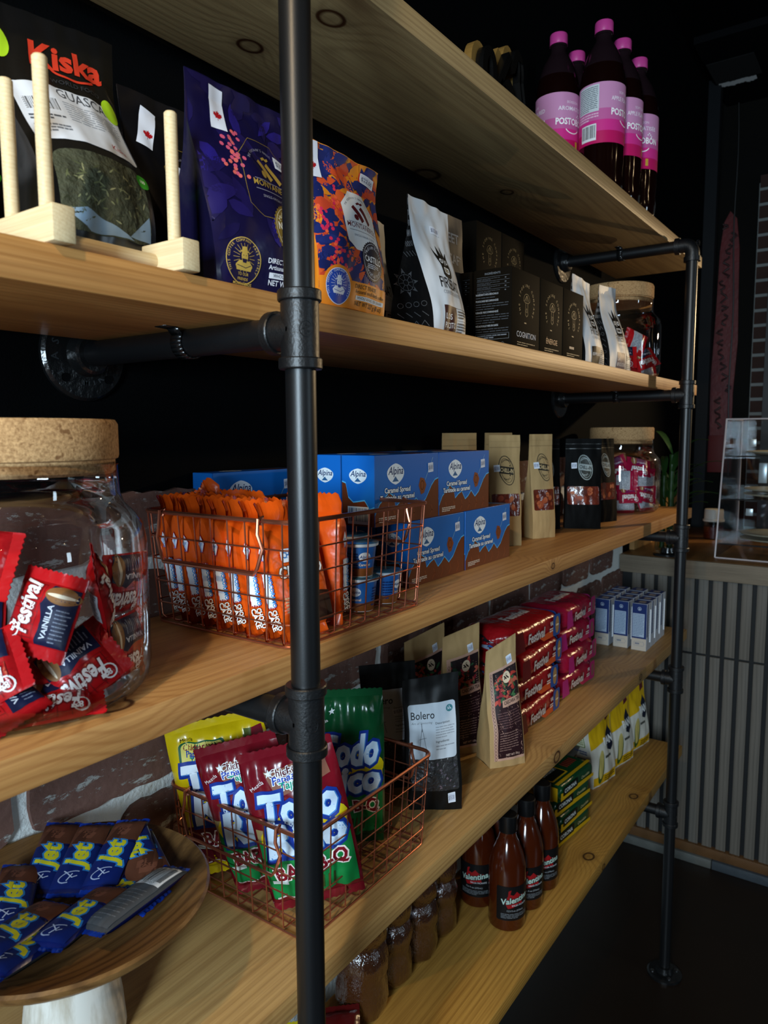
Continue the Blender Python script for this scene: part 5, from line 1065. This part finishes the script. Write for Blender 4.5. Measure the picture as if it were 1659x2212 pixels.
cascara((.527, .140), (.578, .100), (.525, .150, 1.074), (.580, .112, 1.094), 62, 'kraft tea pouch with leafy label, middle of three')
cascara((.510, .205), (.572, .165), (.508, .212, 1.060), (.574, .174, 1.086), 63, 'kraft tea pouch with leafy label, farthest back, in shadow')
# ------------------------------------------------------------------ stacks of cookie multipacks
def multi(w_, d, h_, col, accent, seed, blue):
    mt = M(col, .24, 0, .4, .8, 55); mb = MB()
    def f(u, v):
        a = 2*pi*u; c, s = cos(a), sin(a); q = (abs(c)**4+abs(s)**4)**-.25; e = min(v, 1-v); k = min(1, e/.10)**.45
        n_ = .0022*noise.noise((c*2.5+seed, s*2.5, v*8)); return Vector(((v-.5)*w_, (d/2*k*.98+n_)*c*q, h_/2+(h_/2*max(k, .06)+n_*.6)*s*q))
    mb.grid(f, 32, 26, mt, closeu=True)
    for sg in (-1, 1):
        n = 16; x = sg*w_/2
        a = mb.add([(x*.99, (i/n-.5)*d*.5, h_/2) for i in range(n+1)]); b = mb.add([(x+sg*(.009 if i % 2 else .0075), (i/n-.5)*d*.8, h_/2+.003*sin(i)) for i in range(n+1)])
        for i in range(n): mb.face((a+i, a+i+1, b+i+1, b+i), mt)
    me = mb.mesh('wrapper', smooth=60)
    a = Art('side_print'); yy = h_*.30
    a.poly([(-w_*.48, h_*.12), (-w_*.28, h_*.12), (-w_*.34, h_*.88), (-w_*.48, h_*.88)], accent).poly([(w_*.10, h_*.10), (w_*.46, h_*.10), (w_*.46, h_*.45), (w_*.0, h_*.30)], '#c04a1c' if blue else '#b3264a').up()
    a.text('Festival', -w_*.06, yy, h_*.34, '#5a0d12', bold=.08, ital=.12, maxw=w_*.50); a.up().text('Festival', -w_*.06, yy, h_*.34, '#bfb4b0', bold=.03, ital=.12, maxw=w_*.42); a.text('FRESA' if not blue else 'VAINILLA', w_*.33, h_*.55, h_*.16, '#e6dcd6', bold=.02, maxw=w_*.2); a.fine(w_*.22, h_*.3, w_*.42, h_*.48, 2, '#d9c9c0', 3)
    e = Art('end_print'); ed = d*.40
    if blue: e.rrect(-ed, h_*.12, ed, h_*.88, .008, '#1d3f80').up().ell(.0, h_*.5, h_*.24, h_*.34, '#a07a4c').up().ell(0, h_*.5, h_*.20, .002, '#d8c8a4')
    else: e.rrect(-ed, h_*.12, ed, h_*.88, .008, '#8a1450').up().ell(0, h_*.5, h_*.22, h_*.3, '#8a6248')
    t = Art('top_print'); t.text('Festival', 0, -d*.12, d*.20, '#c9c2be', bold=.04, ital=.12, maxw=w_*.6)
    parts = [('wrapper', me, None)]
    def sidef(x, y):
        return Vector((x, -d/2*.985-.0006, y)), Vector((0, -1, 0))
    for A_, sf in ((a, sidef), (t, plane((0, 0, h_+.0002), (1, 0, 0), (0, 1, 0)))):
        for g, q in A_.build(sf, .03, .0016, .00014).items(): parts.append((g, q, None))
    l_ = Art('end_seam'); rd = random.Random(seed)
    for k in range(9): y = rd.uniform(-.4, .3)*d; z_ = h_*rd.uniform(.25, .75); l_.poly([(y, z_), (y+rd.uniform(.006, .02), z_+rd.uniform(-.004, .004)), (y+rd.uniform(.004, .02), z_+.005), (y+.002, z_+.004)], rd.choice(['#16223f', '#6f7d92', '#0c1016', '#8f9aa8', '#2a4a80']))
    for g, q in l_.build(plane((-w_/2-.0004, 0, 0), (0, -1, 0), (0, 0, 1)), .03, .0012, .0001).items(): parts.append((g, q, None))
    for sgn in (1,):
        sf = plane((sgn*(w_/2+.0004), 0, 0), (0, sgn, 0), (0, 0, 1))
        for g, q in e.build(sf, .03, .0006, .0002).items(): parts.append((g, q, None))
    c = Art('cookie_print'); x0 = w_*.36
    if blue: c.rrect(x0-.014, h_*.08, x0+.018, h_*.92, .006, '#1f4688').up().ell(x0+.004, h_*.5, .0085, h_*.34, '#9a7448').up().ell(x0+.004, h_*.5, .007, .0018, '#d8c8a4')
    else: c.rrect(x0-.010, h_*.08, x0+.018, h_*.92, .006, '#a01a5c').up().ell(x0+.006, h_*.5, .0075, h_*.3, '#7d4a48')
    for g, q in c.build(sidef, .03, .0022, .0002).items(): parts.append((g, q, None))
    return parts
RED = multi(.205, .105, .0485, '#8f1016', '#5c0a10', 71, True); PNK = multi(.185, .110, .0460, '#94132e', '#a0166a', 75, False)
lv = ('lowest', 'second from the bottom', 'third from the bottom', 'topmost')
for i in range(4):
    thing('cookie_multipack', RED, Matrix.Translation((.735+(.004, -.006, .005, -.002)[i], .120+(.0, .004, -.003, .002)[i], Z4+.0492*i)) @ Matrix.Rotation(radians((1, -2, 2, -1)[i]), 4, 'Z'), 'red cookie multipack with blue ends, %s of the red stack' % lv[i], 'cookie multipack', 'red cookie multipacks')
    thing('cookie_multipack', PNK, Matrix.Translation((.958+(.0, .006, -.004, .003)[i], .130+(.0, -.004, .003, .0)[i], Z4+.0468*i)) @ Matrix.Rotation(radians((-1, 2, -2, 2)[i]), 4, 'Z'), 'pink and red cookie multipack, %s of the pink stack' % lv[i], 'cookie multipack', 'pink cookie multipacks')
# ------------------------------------------------------------------ little milk cartons
def milk():
    w_, d, h_ = .0385, .036, .117; parts = [('carton_body', MB().box(-w_/2, w_/2, -d/2, d/2, 0, h_, M('#a9adb4', .5, 0, .3), .0006).mesh('carton_body'), None)]
    def panel(w_):
        a = Art(); a.rect(.0006, .030, w_-.0006, h_-.0006, '#14295e').rect(.0006, .0006, w_-.0006, .030, '#b9aea0').up(); a.rect(w_*.06, .034, w_*.84, .092, '#9fb0c4').up().fine(w_*.09, .036, w_*.80, .091, 14, '#5f7490', 3, .45); a.ring(w_*.5, .104, .004, .004, .0008, '#b6c6d8', 14); a.poly([(w_*.5, .1065), (w_*.5-.002, .102), (w_*.5+.002, .102)], '#b6c6d8'); a.line([(w_*.2, .012), (w_*.8, .012), (w_*.86, .017), (w_*.8, .022), (w_*.2, .022), (w_*.14, .017)], .0006, '#7d8494', True); a.fine(w_*.25, .014, w_*.75, .021, 1, '#6d7484', 5); return a
    s = Art(); s.rect(.0006, .0006, w_-.0006, h_-.0006, '#a9adb4').up().rect(.0006, .034, .009, h_-.0006, '#14295e').up().fine(.012, .02, w_-.004, .1, 12, '#8b93a0', 8, .3)
    t = Art('top_print'); t.rect(.001, .001, w_-.001, d-.001, '#20356c').up().rect(w_*.3, d*.25, w_*.75, d*.7, '#8f8a86')
    for A_, sf in ((panel(d), plane((-w_/2, d/2, 0), (0, -1, 0), (0, 0, 1))), (s, plane((-w_/2, -d/2, 0), (1, 0, 0), (0, 0, 1))), (t, plane((-w_/2, -d/2, h_), (1, 0, 0), (0, 1, 0)))):
        for g, q in A_.build(sf, .05, .0003, .00012).items(): parts.append((g, q, None))
    parts.append(('straw', MB().tube([(.006, -d/2-.0016, .018), (.006, -d/2-.0016, .100)], .0016, M('#d6d8dc', .3), 8).mesh('straw'), None))
    return parts
MILK = milk(); rows = ('front', 'second', 'third', 'fourth'); cols = ('nearest the shelf edge', 'in the middle column', 'against the wall side')
for i in range(4):
    for j, y in enumerate((.052, .098, .144)):
        thing('milk_carton', MILK, (1.322+.0465*i+(.004 if j == 1 else 0), y+.001*i, Z4), 'small blue and white milk carton, %s row from the left, %s' % (rows[i], cols[j]), 'milk carton', 'small milk cartons')
# ------------------------------------------------------------------ lowest shelf: hot-sauce bottles
SAUCE = M('#3f1505', .12, 0, .6, 0, 60, .3); CAPB = M('#0b0b0c', .35)
sp = [(.027, 0), (.0315, .002), (.0325, .006), (.0325, .098), (.0315, .112), (.027, .132), (.0195, .150), (.0155, .160), (.0142, .168), (.0142, .172)]
sb_ = MB().lathe(sp, SAUCE, 36).mesh('bottle'); sc = MB().lathe([(.0158, .170), (.0162, .171), (.0162, .1985), (.0150, .200), (.0001, .2002)], CAPB, 30).mesh('cap')
la = Art('label'); LW = .068
la.rrect(0, 0, LW, .062, .003, '#0d0c0d').up(); la.poly([(.010, .034), (.016, .030), (.020, .022), (.030, .024), (.038, .030), (.048, .028), (.046, .036), (.052, .044), (.042, .046), (.036, .052), (.030, .046), (.024, .048), (.026, .056), (.021, .054), (.020, .044)], '#8a1216').up()
la.text('Valentina', LW*.5, .033, .0098, '#1b1b1c', bold=.10, rot=10, maxw=.056, ital=.2); la.up().text('Valentina', LW*.5, .033, .0098, '#a9c0b4', bold=.025, rot=10, maxw=.055, ital=.2); la.text('SALSA PICANTE', LW*.62, .026, .0030, '#b9bcc0', bold=.01); la.text('12.5 fl oz (370mL)', LW*.5, .0165, .0030, '#9aa0a4'); la.fine(.008, .004, LW-.008, .0135, 4, '#6f7478', 3, .35)
for x, y, ang, lab in ((.632, .078, 30, 'foremost hot-sauce bottle on the lowest shelf'), (.702, .075, 24, 'second hot-sauce bottle, right behind the foremost one'), (.772, .074, 20, 'third hot-sauce bottle, next to the green packs'), (.660, .150, -8, 'hot-sauce bottle in the back row, label facing left'), (.738, .148, -5, 'hot-sauce bottle at the back, almost hidden by the second one')):
    a0 = radians(203+ang)-LW/2/.0325
    thing('sauce_bottle', [('bottle', sb_, None), ('cap', sc, None, 'black screw cap')]+[(g, q, None) for g, q in la.build(cyl((0, 0, .022), .0325, a0), .0034, .0003, .00005).items()], (x, y, Z5), lab, 'sauce bottle', 'hot-sauce bottles')
# film-wrapped brown jars, each two stacked rounds
def wrapm():
    g = NT('crinkled_film'); n = g.noise(g.vmath('MULTIPLY', g.co, (1.6, 1.6, .7)), 62, 4, .65); c = g.mix(g.noise(g.co, 14, 3), '#2a140a', '#4d2a12'); g.bump(n, .8, .004); g.b.inputs['Coat Weight'].default_value = 1.0; g.b.inputs['Coat Roughness'].default_value = .06; g.nt.links.new(g.b.inputs['Normal'].links[0].from_socket, g.b.inputs['Coat Normal']); return g.done(c, .16, .8)
WR = wrapm()
def wrapped(seed):
    mb = MB(); P = [(.010, 0), (.030, .001), (.036, .010), (.0375, .025), (.0365, .045), (.0345, .055), (.0375, .066), (.0385, .080), (.034, .092), (.030, .097), (.035, .104), (.0385, .118), (.0365, .134), (.031, .145), (.016, .151), (.002, .152)]
    for k, (r_, z) in enumerate(P): pass
    mb.lathe(P, WR, 40); mb.v = [(x*(1+.09*noise.noise((x*60+seed, y*60, z*45))), y*(1+.09*noise.noise((x*60, y*60+seed, z*45))), z+.002*noise.noise((x*50, y*50, z*40+seed))*(z > .004)) for x, y, z in mb.v]
    return mb.mesh('wrapped_jar', smooth=60)
WJ = [wrapped(1), wrapped(5)]
for i, (x, y, s, lab) in enumerate(((.325, .168, 1.15, 'film-wrapped brown jar nearest the pipe on the lowest shelf'), (.402, .172, 1.05, 'second film-wrapped brown jar from the pipe'), (.474, .166, 1.0, 'third film-wrapped brown jar from the pipe'), (.545, .170, 1.0, 'film-wrapped brown jar next to the sauce bottles'), (.33, .095, .0, ''))):
    if s: thing('wrapped_jar', [('wrapped_jar', WJ[i % 2], None)], Matrix.Translation((x, y, Z5)) @ Matrix.Diagonal((s*.92, s*.92, s, 1)), lab, 'jar', 'film-wrapped brown jars')
# small sweets at the near end of the lowest shelf
me, sf, sb2 = pillow(.06, .09, .022, M('#4a0c0c', .25, 0, .5, .5, 40), .008, None, 81, .002, 9, 12, 16)
thing('sweet_pack', [('sweet_pack', me, None)], frame((.235, .140, Z5+.020), (.6, -.8, .1), (.7, .5, .35)), 'dark red sweet pack on the lowest shelf beside the pipe', 'sweet pack')
me, sf, sb2 = pillow(.05, .07, .018, M('#b8a51c', .25, 0, .5, .5, 40), .008, None, 83, .002, 9, 12, 16)
thing('sweet_pack', [('sweet_pack', me, None)], frame((.18, .175, Z5+.025), (.6, -.8, .1), (.6, .5, .5)), 'yellow sweet pack on the lowest shelf, only a corner showing by the pipe', 'sweet pack')
# green and yellow cocoa packs
CG = M('#0d3d20', .22, 0, .55, .4, 30); CY = '#c79a10'
def cocoa():
    w_, d, h_ = .162, .100, .0335; mb = MB()
    def f(u, v):
        a = 2*pi*u; c, s = cos(a), sin(a); q = (abs(c)**6+abs(s)**6)**(-1/6); e = min(v, 1-v); k = min(1, e/.05)**.4; n_ = .0012*noise.noise((c*2.5, s*2.5, v*8)); return Vector(((v-.5)*w_, (d/2*(.92+.08*k)+n_)*c*q, h_/2+(h_/2*max(k, .1)+n_*.5)*s*q))
    mb.grid(f, 28, 20, CG, closeu=True); me = mb.mesh('wrapper', smooth=60); parts = [('wrapper', me, None)]
    a = Art('side_print'); a.poly([(-w_*.48, h_*.08), (w_*.48, h_*.08), (w_*.48, h_*.3), (-w_*.3, h_*.45), (-w_*.48, h_*.6)], CY).up(); a.rrect(-w_*.42, h_*.30, w_*.0, h_*.85, .003, '#0a130c').up().text('CORONA', -w_*.21, h_*.45, .0085, '#c9cdc8', bold=.03, maxw=w_*.36); a.text('Chocolate', w_*.22, h_*.48, .0065, '#d8c890', ital=.2)
    e = Art('end_print'); e.rect(-d*.46, h_*.06, d*.46, h_*.94, CY).up().rrect(-d*.42, h_*.52, d*.1, h_*.88, .002, '#141208').up().text('CORONA', -d*.16, h_*.6, .006, '#c9a83c', bold=.03); e.text('Chocolate', 0, h_*.2, .007, '#4a2a10', ital=.2, bold=.02)
    t = Art('top_print'); t.rect(-w_*.47, -d*.44, w_*.47, -d*.36, CY).rrect(-w_*.44, -d*.30, -w_*.02, d*.30, .004, CY).up().rrect(-w_*.42, -d*.26, -w_*.04, d*.26, .004, '#0a130c').up().text('CORONA', -w_*.23, -d*.05, .013, '#c9cdc8', bold=.03, maxw=w_*.34, rot=0)
    for k in range(6): t.rect(w_*(.08+.05*k), -d*.2, w_*(.11+.05*k), d*.0, '#7d2a1c')
    t.fine(w_*.06, d*.08, w_*.4, d*.26, 3, '#9ab09a', 3)
    for A_, sf in ((a, plane((0, -d/2-.0004, 0), (1, 0, 0), (0, 0, 1))), (e, plane((-w_/2-.0004, 0, 0), (0, -1, 0), (0, 0, 1))), (t, plane((0, 0, h_+.0003), (1, 0, 0), (0, 1, 0)))):
        for g, q in A_.build(sf, .03, .0012, .0001).items(): parts.append((g, q, None))
    return parts
CO = cocoa(); lv5 = ('bottom', 'second from the bottom', 'middle', 'fourth from the bottom', 'topmost')
for i in range(4):
    thing('cocoa_pack', CO, Matrix.Translation((.972+(.0, .006, -.003, .004)[i], .132+(.0, -.003, .002, -.004)[i], Z5+.0341*i)) @ Matrix.Rotation(radians((-6, -4, -7, -5)[i]), 4, 'Z'), 'green and yellow cocoa pack, %s of the stack' % ('bottom', 'second from the bottom', 'third from the bottom', 'topmost')[i], 'cocoa pack', 'green cocoa packs')
# yellow and white flour bags
def flour(x0, y0, seed, label):
    w_, h_ = .105, .185; BL = Vector((x0, y0+.006, Z5)); BR = Vector((x0+w_, y0-.014, Z5)); n = (BR-BL).cross(Vector((0, 0, 1))).normalized(); up_ = Vector((0, 0, h_))-n*.02
    b = Bag(BL, BR, BR+up_, BL+up_, .062, .006, .002, seed, mtf=M('#cfcabc', .4, 0, .45, .25, 40), gus=.12); W, H = b.W, b.H
    a = Art(); a.poly([(.002, .50*H), (W-.002, .60*H), (W-.002, .995*H), (.002, .995*H)], '#d2a60a').rect(.002, .004, W-.002, .14*H, '#cfa012').up(); a.poly([(.62*W, .44*H), (.78*W, .40*H), (.94*W, .46*H), (.96*W, .62*H), (.80*W, .74*H), (.66*W, .62*H)], '#10182c').up().text('PAN', .73*W, .50*H, .017, '#e6e6e2', bold=.05, maxw=.42*W)
    a.ell(.30*W, .24*H, .0125, .038, '#2c4a1c', -14).up().ell(.31*W, .28*H, .0095, .034, '#b9a860', -14).up()
    for k in range(5): a.line([(.26*W+.002*k, .16*H), (.34*W+.002*k, .42*H)], .0003, '#8d7c3a')
    a.fine(.5*W, .32*H, .95*W, .38*H, 1, '#3a3a34', 3); a.fine(.45*W, .03*H, .95*W, .12*H, 3, '#4a3408', 4); a.poly([(.70*W, .80*H), (.9*W, .84*H), (.88*W, .93*H), (.72*W, .90*H)], '#5a1c22')
    s = Art('side_print'); s.rrect(.012, .52*H, .045, .68*H, .004, '#5d7a2a').up().rrect(.014, .53*H, .043, .67*H, .003, '#d6d3b8').up().fine(.016, .55*H, .04, .65*H, 4, '#6a7a3a', 2); s.fine(.01, .42*H, .045, .48*H, 2, '#3a4a7a', 5); s.fine(.01, .32*H, .042, .38*H, 2, '#5a627a', 7); s.ell(.03, .22*H, .006, .006, '#3a2a20')
    ex = [(g, q, None) for g, q in s.build(b.side(0), .004, .0005).items()]
    b.make('flour_bag', a, label, 'flour bag', 'yellow and white flour bags', ex)
flour(1.187, .110, 91, 'yellow and white corn-flour bag next to the green packs'); flour(1.318, .104, 92, 'yellow and white corn-flour bag, middle of the three'); flour(1.445, .098, 93, 'yellow and white corn-flour bag, farthest right')
# ------------------------------------------------------------------ on the counter
AC = glass('clear_acrylic', (.97, .98, .985), .45, .008); ACE = M('#c4babb', .25, 0, .5)
def case():
    x0, xt, xb = kx(2.018), kx(2.11), kx(2.40); y0, y1 = ky(.022), ky(-.62); zb, zt = CT+.0025, kz(1.447)
    r = link('display_case', None, None, Matrix.Translation((x0, y0, zb))); tag(r, 'clear acrylic counter display case with tilted front and inner shelves', 'display case'); h = zt-zb; dx = xt-x0; D = xb-x0; w_ = y1-y0; t = .004
    def panel(name, q, m=AC):
        mb = MB(); b = mb.add(q); mb.face((b, b+1, b+2, b+3), m); o = link(name, mb.mesh(name, smooth=0), r); md = o.modifiers.new('thickness', 'SOLIDIFY'); md.thickness = t; md.offset = 0
    panel('front_panel', [(0, 0, 0), (0, w_, 0), (dx, w_, h), (dx, 0, h)]); panel('side_panel', [(0, 0, 0), (dx, 0, h), (D, 0, h), (D, 0, 0)]); panel('side_panel', [(0, w_, 0), (dx, w_, h), (D, w_, h), (D, w_, 0)]); panel('top_panel', [(dx, 0, h), (dx, w_, h), (D, w_, h), (D, 0, h)]); panel('back_door', [(D, 0, 0), (D, w_, 0), (D, w_, h), (D, 0, h)])
    for f in (.10, .42, .73): panel('inner_shelf', [(dx*f+.004, -.004, h*f), (dx*f+.004, w_+.004, h*f), (D-.004, w_+.004, h*f), (D-.004, -.004, h*f)])
    e = MB()
    for a, b in (((0, 0, 0), (dx, 0, h)), ((dx, 0, h), (dx, w_, h)), ((0, 0, 0), (0, w_, 0)), ((dx, 0, h), (D, 0, h)), ((D, 0, 0), (D, 0, h))): link('edge_strip', MB().tube([a, b], .0022, ACE, 6).mesh('edge_strip'), r)
    for f in (.10, .42, .73): link('shelf_lip', MB().tube([(dx*f+.003, -.006, h*f), (dx*f+.003, w_+.006, h*f)], .0022, M('#2a2d2f', .2), 6).mesh('shelf_lip'), r)
    hg = M('#b9c4c8', .3, .4)
    for f in (.80, .28): link('hinge', MB().box(dx+.06, dx+.064, -.075, -.055, h*f, h*f+.022, hg, .001).mesh('hinge'), r)
    link('door_handle', MB().box(D-.03, D-.02, -.085, -.06, h*.5, h*.66, hg, .002).mesh('door_handle'), r)
    for i, (f, nn) in enumerate(((.10, 2), (.42, 2), (.73, 1))):
        for k in range(nn):
            pm = MB().lathe([(.0, .002), (.055, .002), (.085, .008), (.088, .011), (.085, .012), (.055, .007), (.0, .006)], M('#b6b09c', .4), 40, cap=False).mesh('plate')
            thing('serving_plate', [('plate', pm, None)], Matrix.Translation((x0+dx*f+.105, y0-.135, zb+h*f+.003+.0155*k)), '%s cream plate on the %s acrylic shelf' % (('lower', 'upper')[k] if nn > 1 else 'single', ('bottom', 'middle', 'top')[i]), 'plate', 'plates in the display case')
case()
# tub with white lid
tb = link('food_tub', None, None, Matrix.Translation((kx(2.48), ky(.118), CT)) @ Matrix.Scale(.78, 4)); tag(tb, 'clear tub of red filling with a white lid behind the display case', 'tub')
link('tub', MB().lathe([(.036, 0), (.040, .003), (.043, .075), (.043, .082)], glass('tub_plastic', (.85, .85, .86), .4, .1), 32).mesh('tub'), tb); link('filling', MB().lathe([(.035, .002), (.0395, .004), (.041, .055), (.0, .057)], M('#4a100a', .4, 0, .5, .5, 60), 28).mesh('filling'), tb); link('lid', MB().lathe([(.0455, .080), (.0455, .088), (.041, .090), (.040, .130), (.038, .134), (.0, .134)], M('#a8a49c', .5), 32).mesh('lid'), tb)
# lucky bamboo
pb = link('bamboo_plant', None, None, Matrix.Translation((kx(2.12), ky(.20), CT))); tag(pb, 'lucky bamboo stems with narrow leaves behind the far pipe', 'plant')
ST = M('#1f3f14', .45, 0, .4, 0, 60, 0, .3, 25); LF = M('#22451a', .5); rd = random.Random(6)
link('vase', MB().lathe([(.03, 0), (.034, .004), (.034, .09)], glass('vase_glass', (.8, .88, .84), .5), 28, cap=False).mesh('vase'), pb)
for k, (x, y, h) in enumerate(((.0, .012, .24), (.018, -.008, .21), (-.014, -.014, .30))):
    pr_ = []; n = 9
    for i in range(n*3+1): z = .004+h*i/(n*3); pr_.append((.0078 if i % 3 else .0092, z))
    st = MB(); st.lathe(pr_, ST, 14, (x, y, 0)); so = link('stem', st.mesh('stem'), pb)
    for j in range(9):
        a = rd.uniform(0, 6.28); L = rd.uniform(.09, .16); z0 = .004+h*(.45+.07*j); lf = MB(); d = Vector((cos(a), sin(a), 0)); s_ = Vector((-sin(a), cos(a), 0)); rows_ = []
        for i in range(7):
            t = i/6; c = Vector((x, y, z0))+d*L*t+Vector((0, 0, L*(1.3*t-.8*t*t))); wd = .011*sin(pi*min(t*.9+.08, 1)); rows_.append(lf.add([c-s_*wd, c+Vector((0, 0, -.002)), c+s_*wd]))
        for i in range(6):
            for q in range(2): lf.face((rows_[i]+q, rows_[i]+q+1, rows_[i+1]+q+1, rows_[i+1]+q), LF)
        link('leaf', lf.mesh('leaf'), so)
# pipe flange with a stub lying on the counter
fo = MB().lathe([(.0, 0), (.042, 0), (.042, .006), (.038, .009), (.021, .010), (.019, .024), (.0, .024)], PIPEG, 36)
thing('pipe_flange', [('pipe_flange', fo.mesh('pipe_flange'), None)], (kx(1.995), ky(.162), CT), 'black pipe flange on the counter behind the far pipe', 'flange')
# carved red panel on the far wall
cv = link('carved_panel', None, None, Matrix.Translation((FX-.012, far(.2, 1.2)[0], far(.2, 1.25)[1]))); tag(cv, 'tall narrow red carved wooden panel on the far wall', 'wall panel')
RW = M('#5c1518', .5, 0, .4, .3, 60, 0, .35, 18); DW = M('#2a0d0c', .6)
hh = far(0, 2.33)[1]-far(0, 1.25)[1]
outl = [(-.042, 0), (.042, 0), (.040, hh*.3), (.05, hh*.5), (.044, hh*.7), (.040, hh*.86), (.026, hh*.97), (.0, hh), (-.022, hh*.96), (-.034, hh*.85), (-.040, hh*.6), (-.05, hh*.35)]
link('board', MB().prism(outl, lambda x, y, d: (-d, -x, y), 0, .010, RW).mesh('board', smooth=0), cv)
rd = random.Random(8)
for k in range(18):
    y = hh*(.18+.045*k); x = rd.uniform(-.022, .022); L = rd.uniform(.02, .05)
    pts = [(-.0115, -(x+.012*sin(q*1.4+k)), y+L*(q/5-.5)) for q in range(6)]; link('carving', MB().tube(pts, .0045, DW, 7).mesh('carving'), cv)
link('lower_block', MB().box(-.018, -.0, -.048, .048, -.02, hh*.13, M('#5a0f10', .6), .002).mesh('lower_block'), cv)
# cable hanging down the far wall
pts = [(FX-.03+.0*i, far(.185-.004*sin(i*.9)-.012*i/10, 2.6)[0], CE-.03-(CE-1.25)*i/16) for i in range(17)]
tag(link('hanging_cable', MB().tube([Vector(q) for q in pts], .003, M('#0c0d0e', .5), 6).mesh('hanging_cable'), None), 'thin black cable hanging over the red carved panel', 'cable')
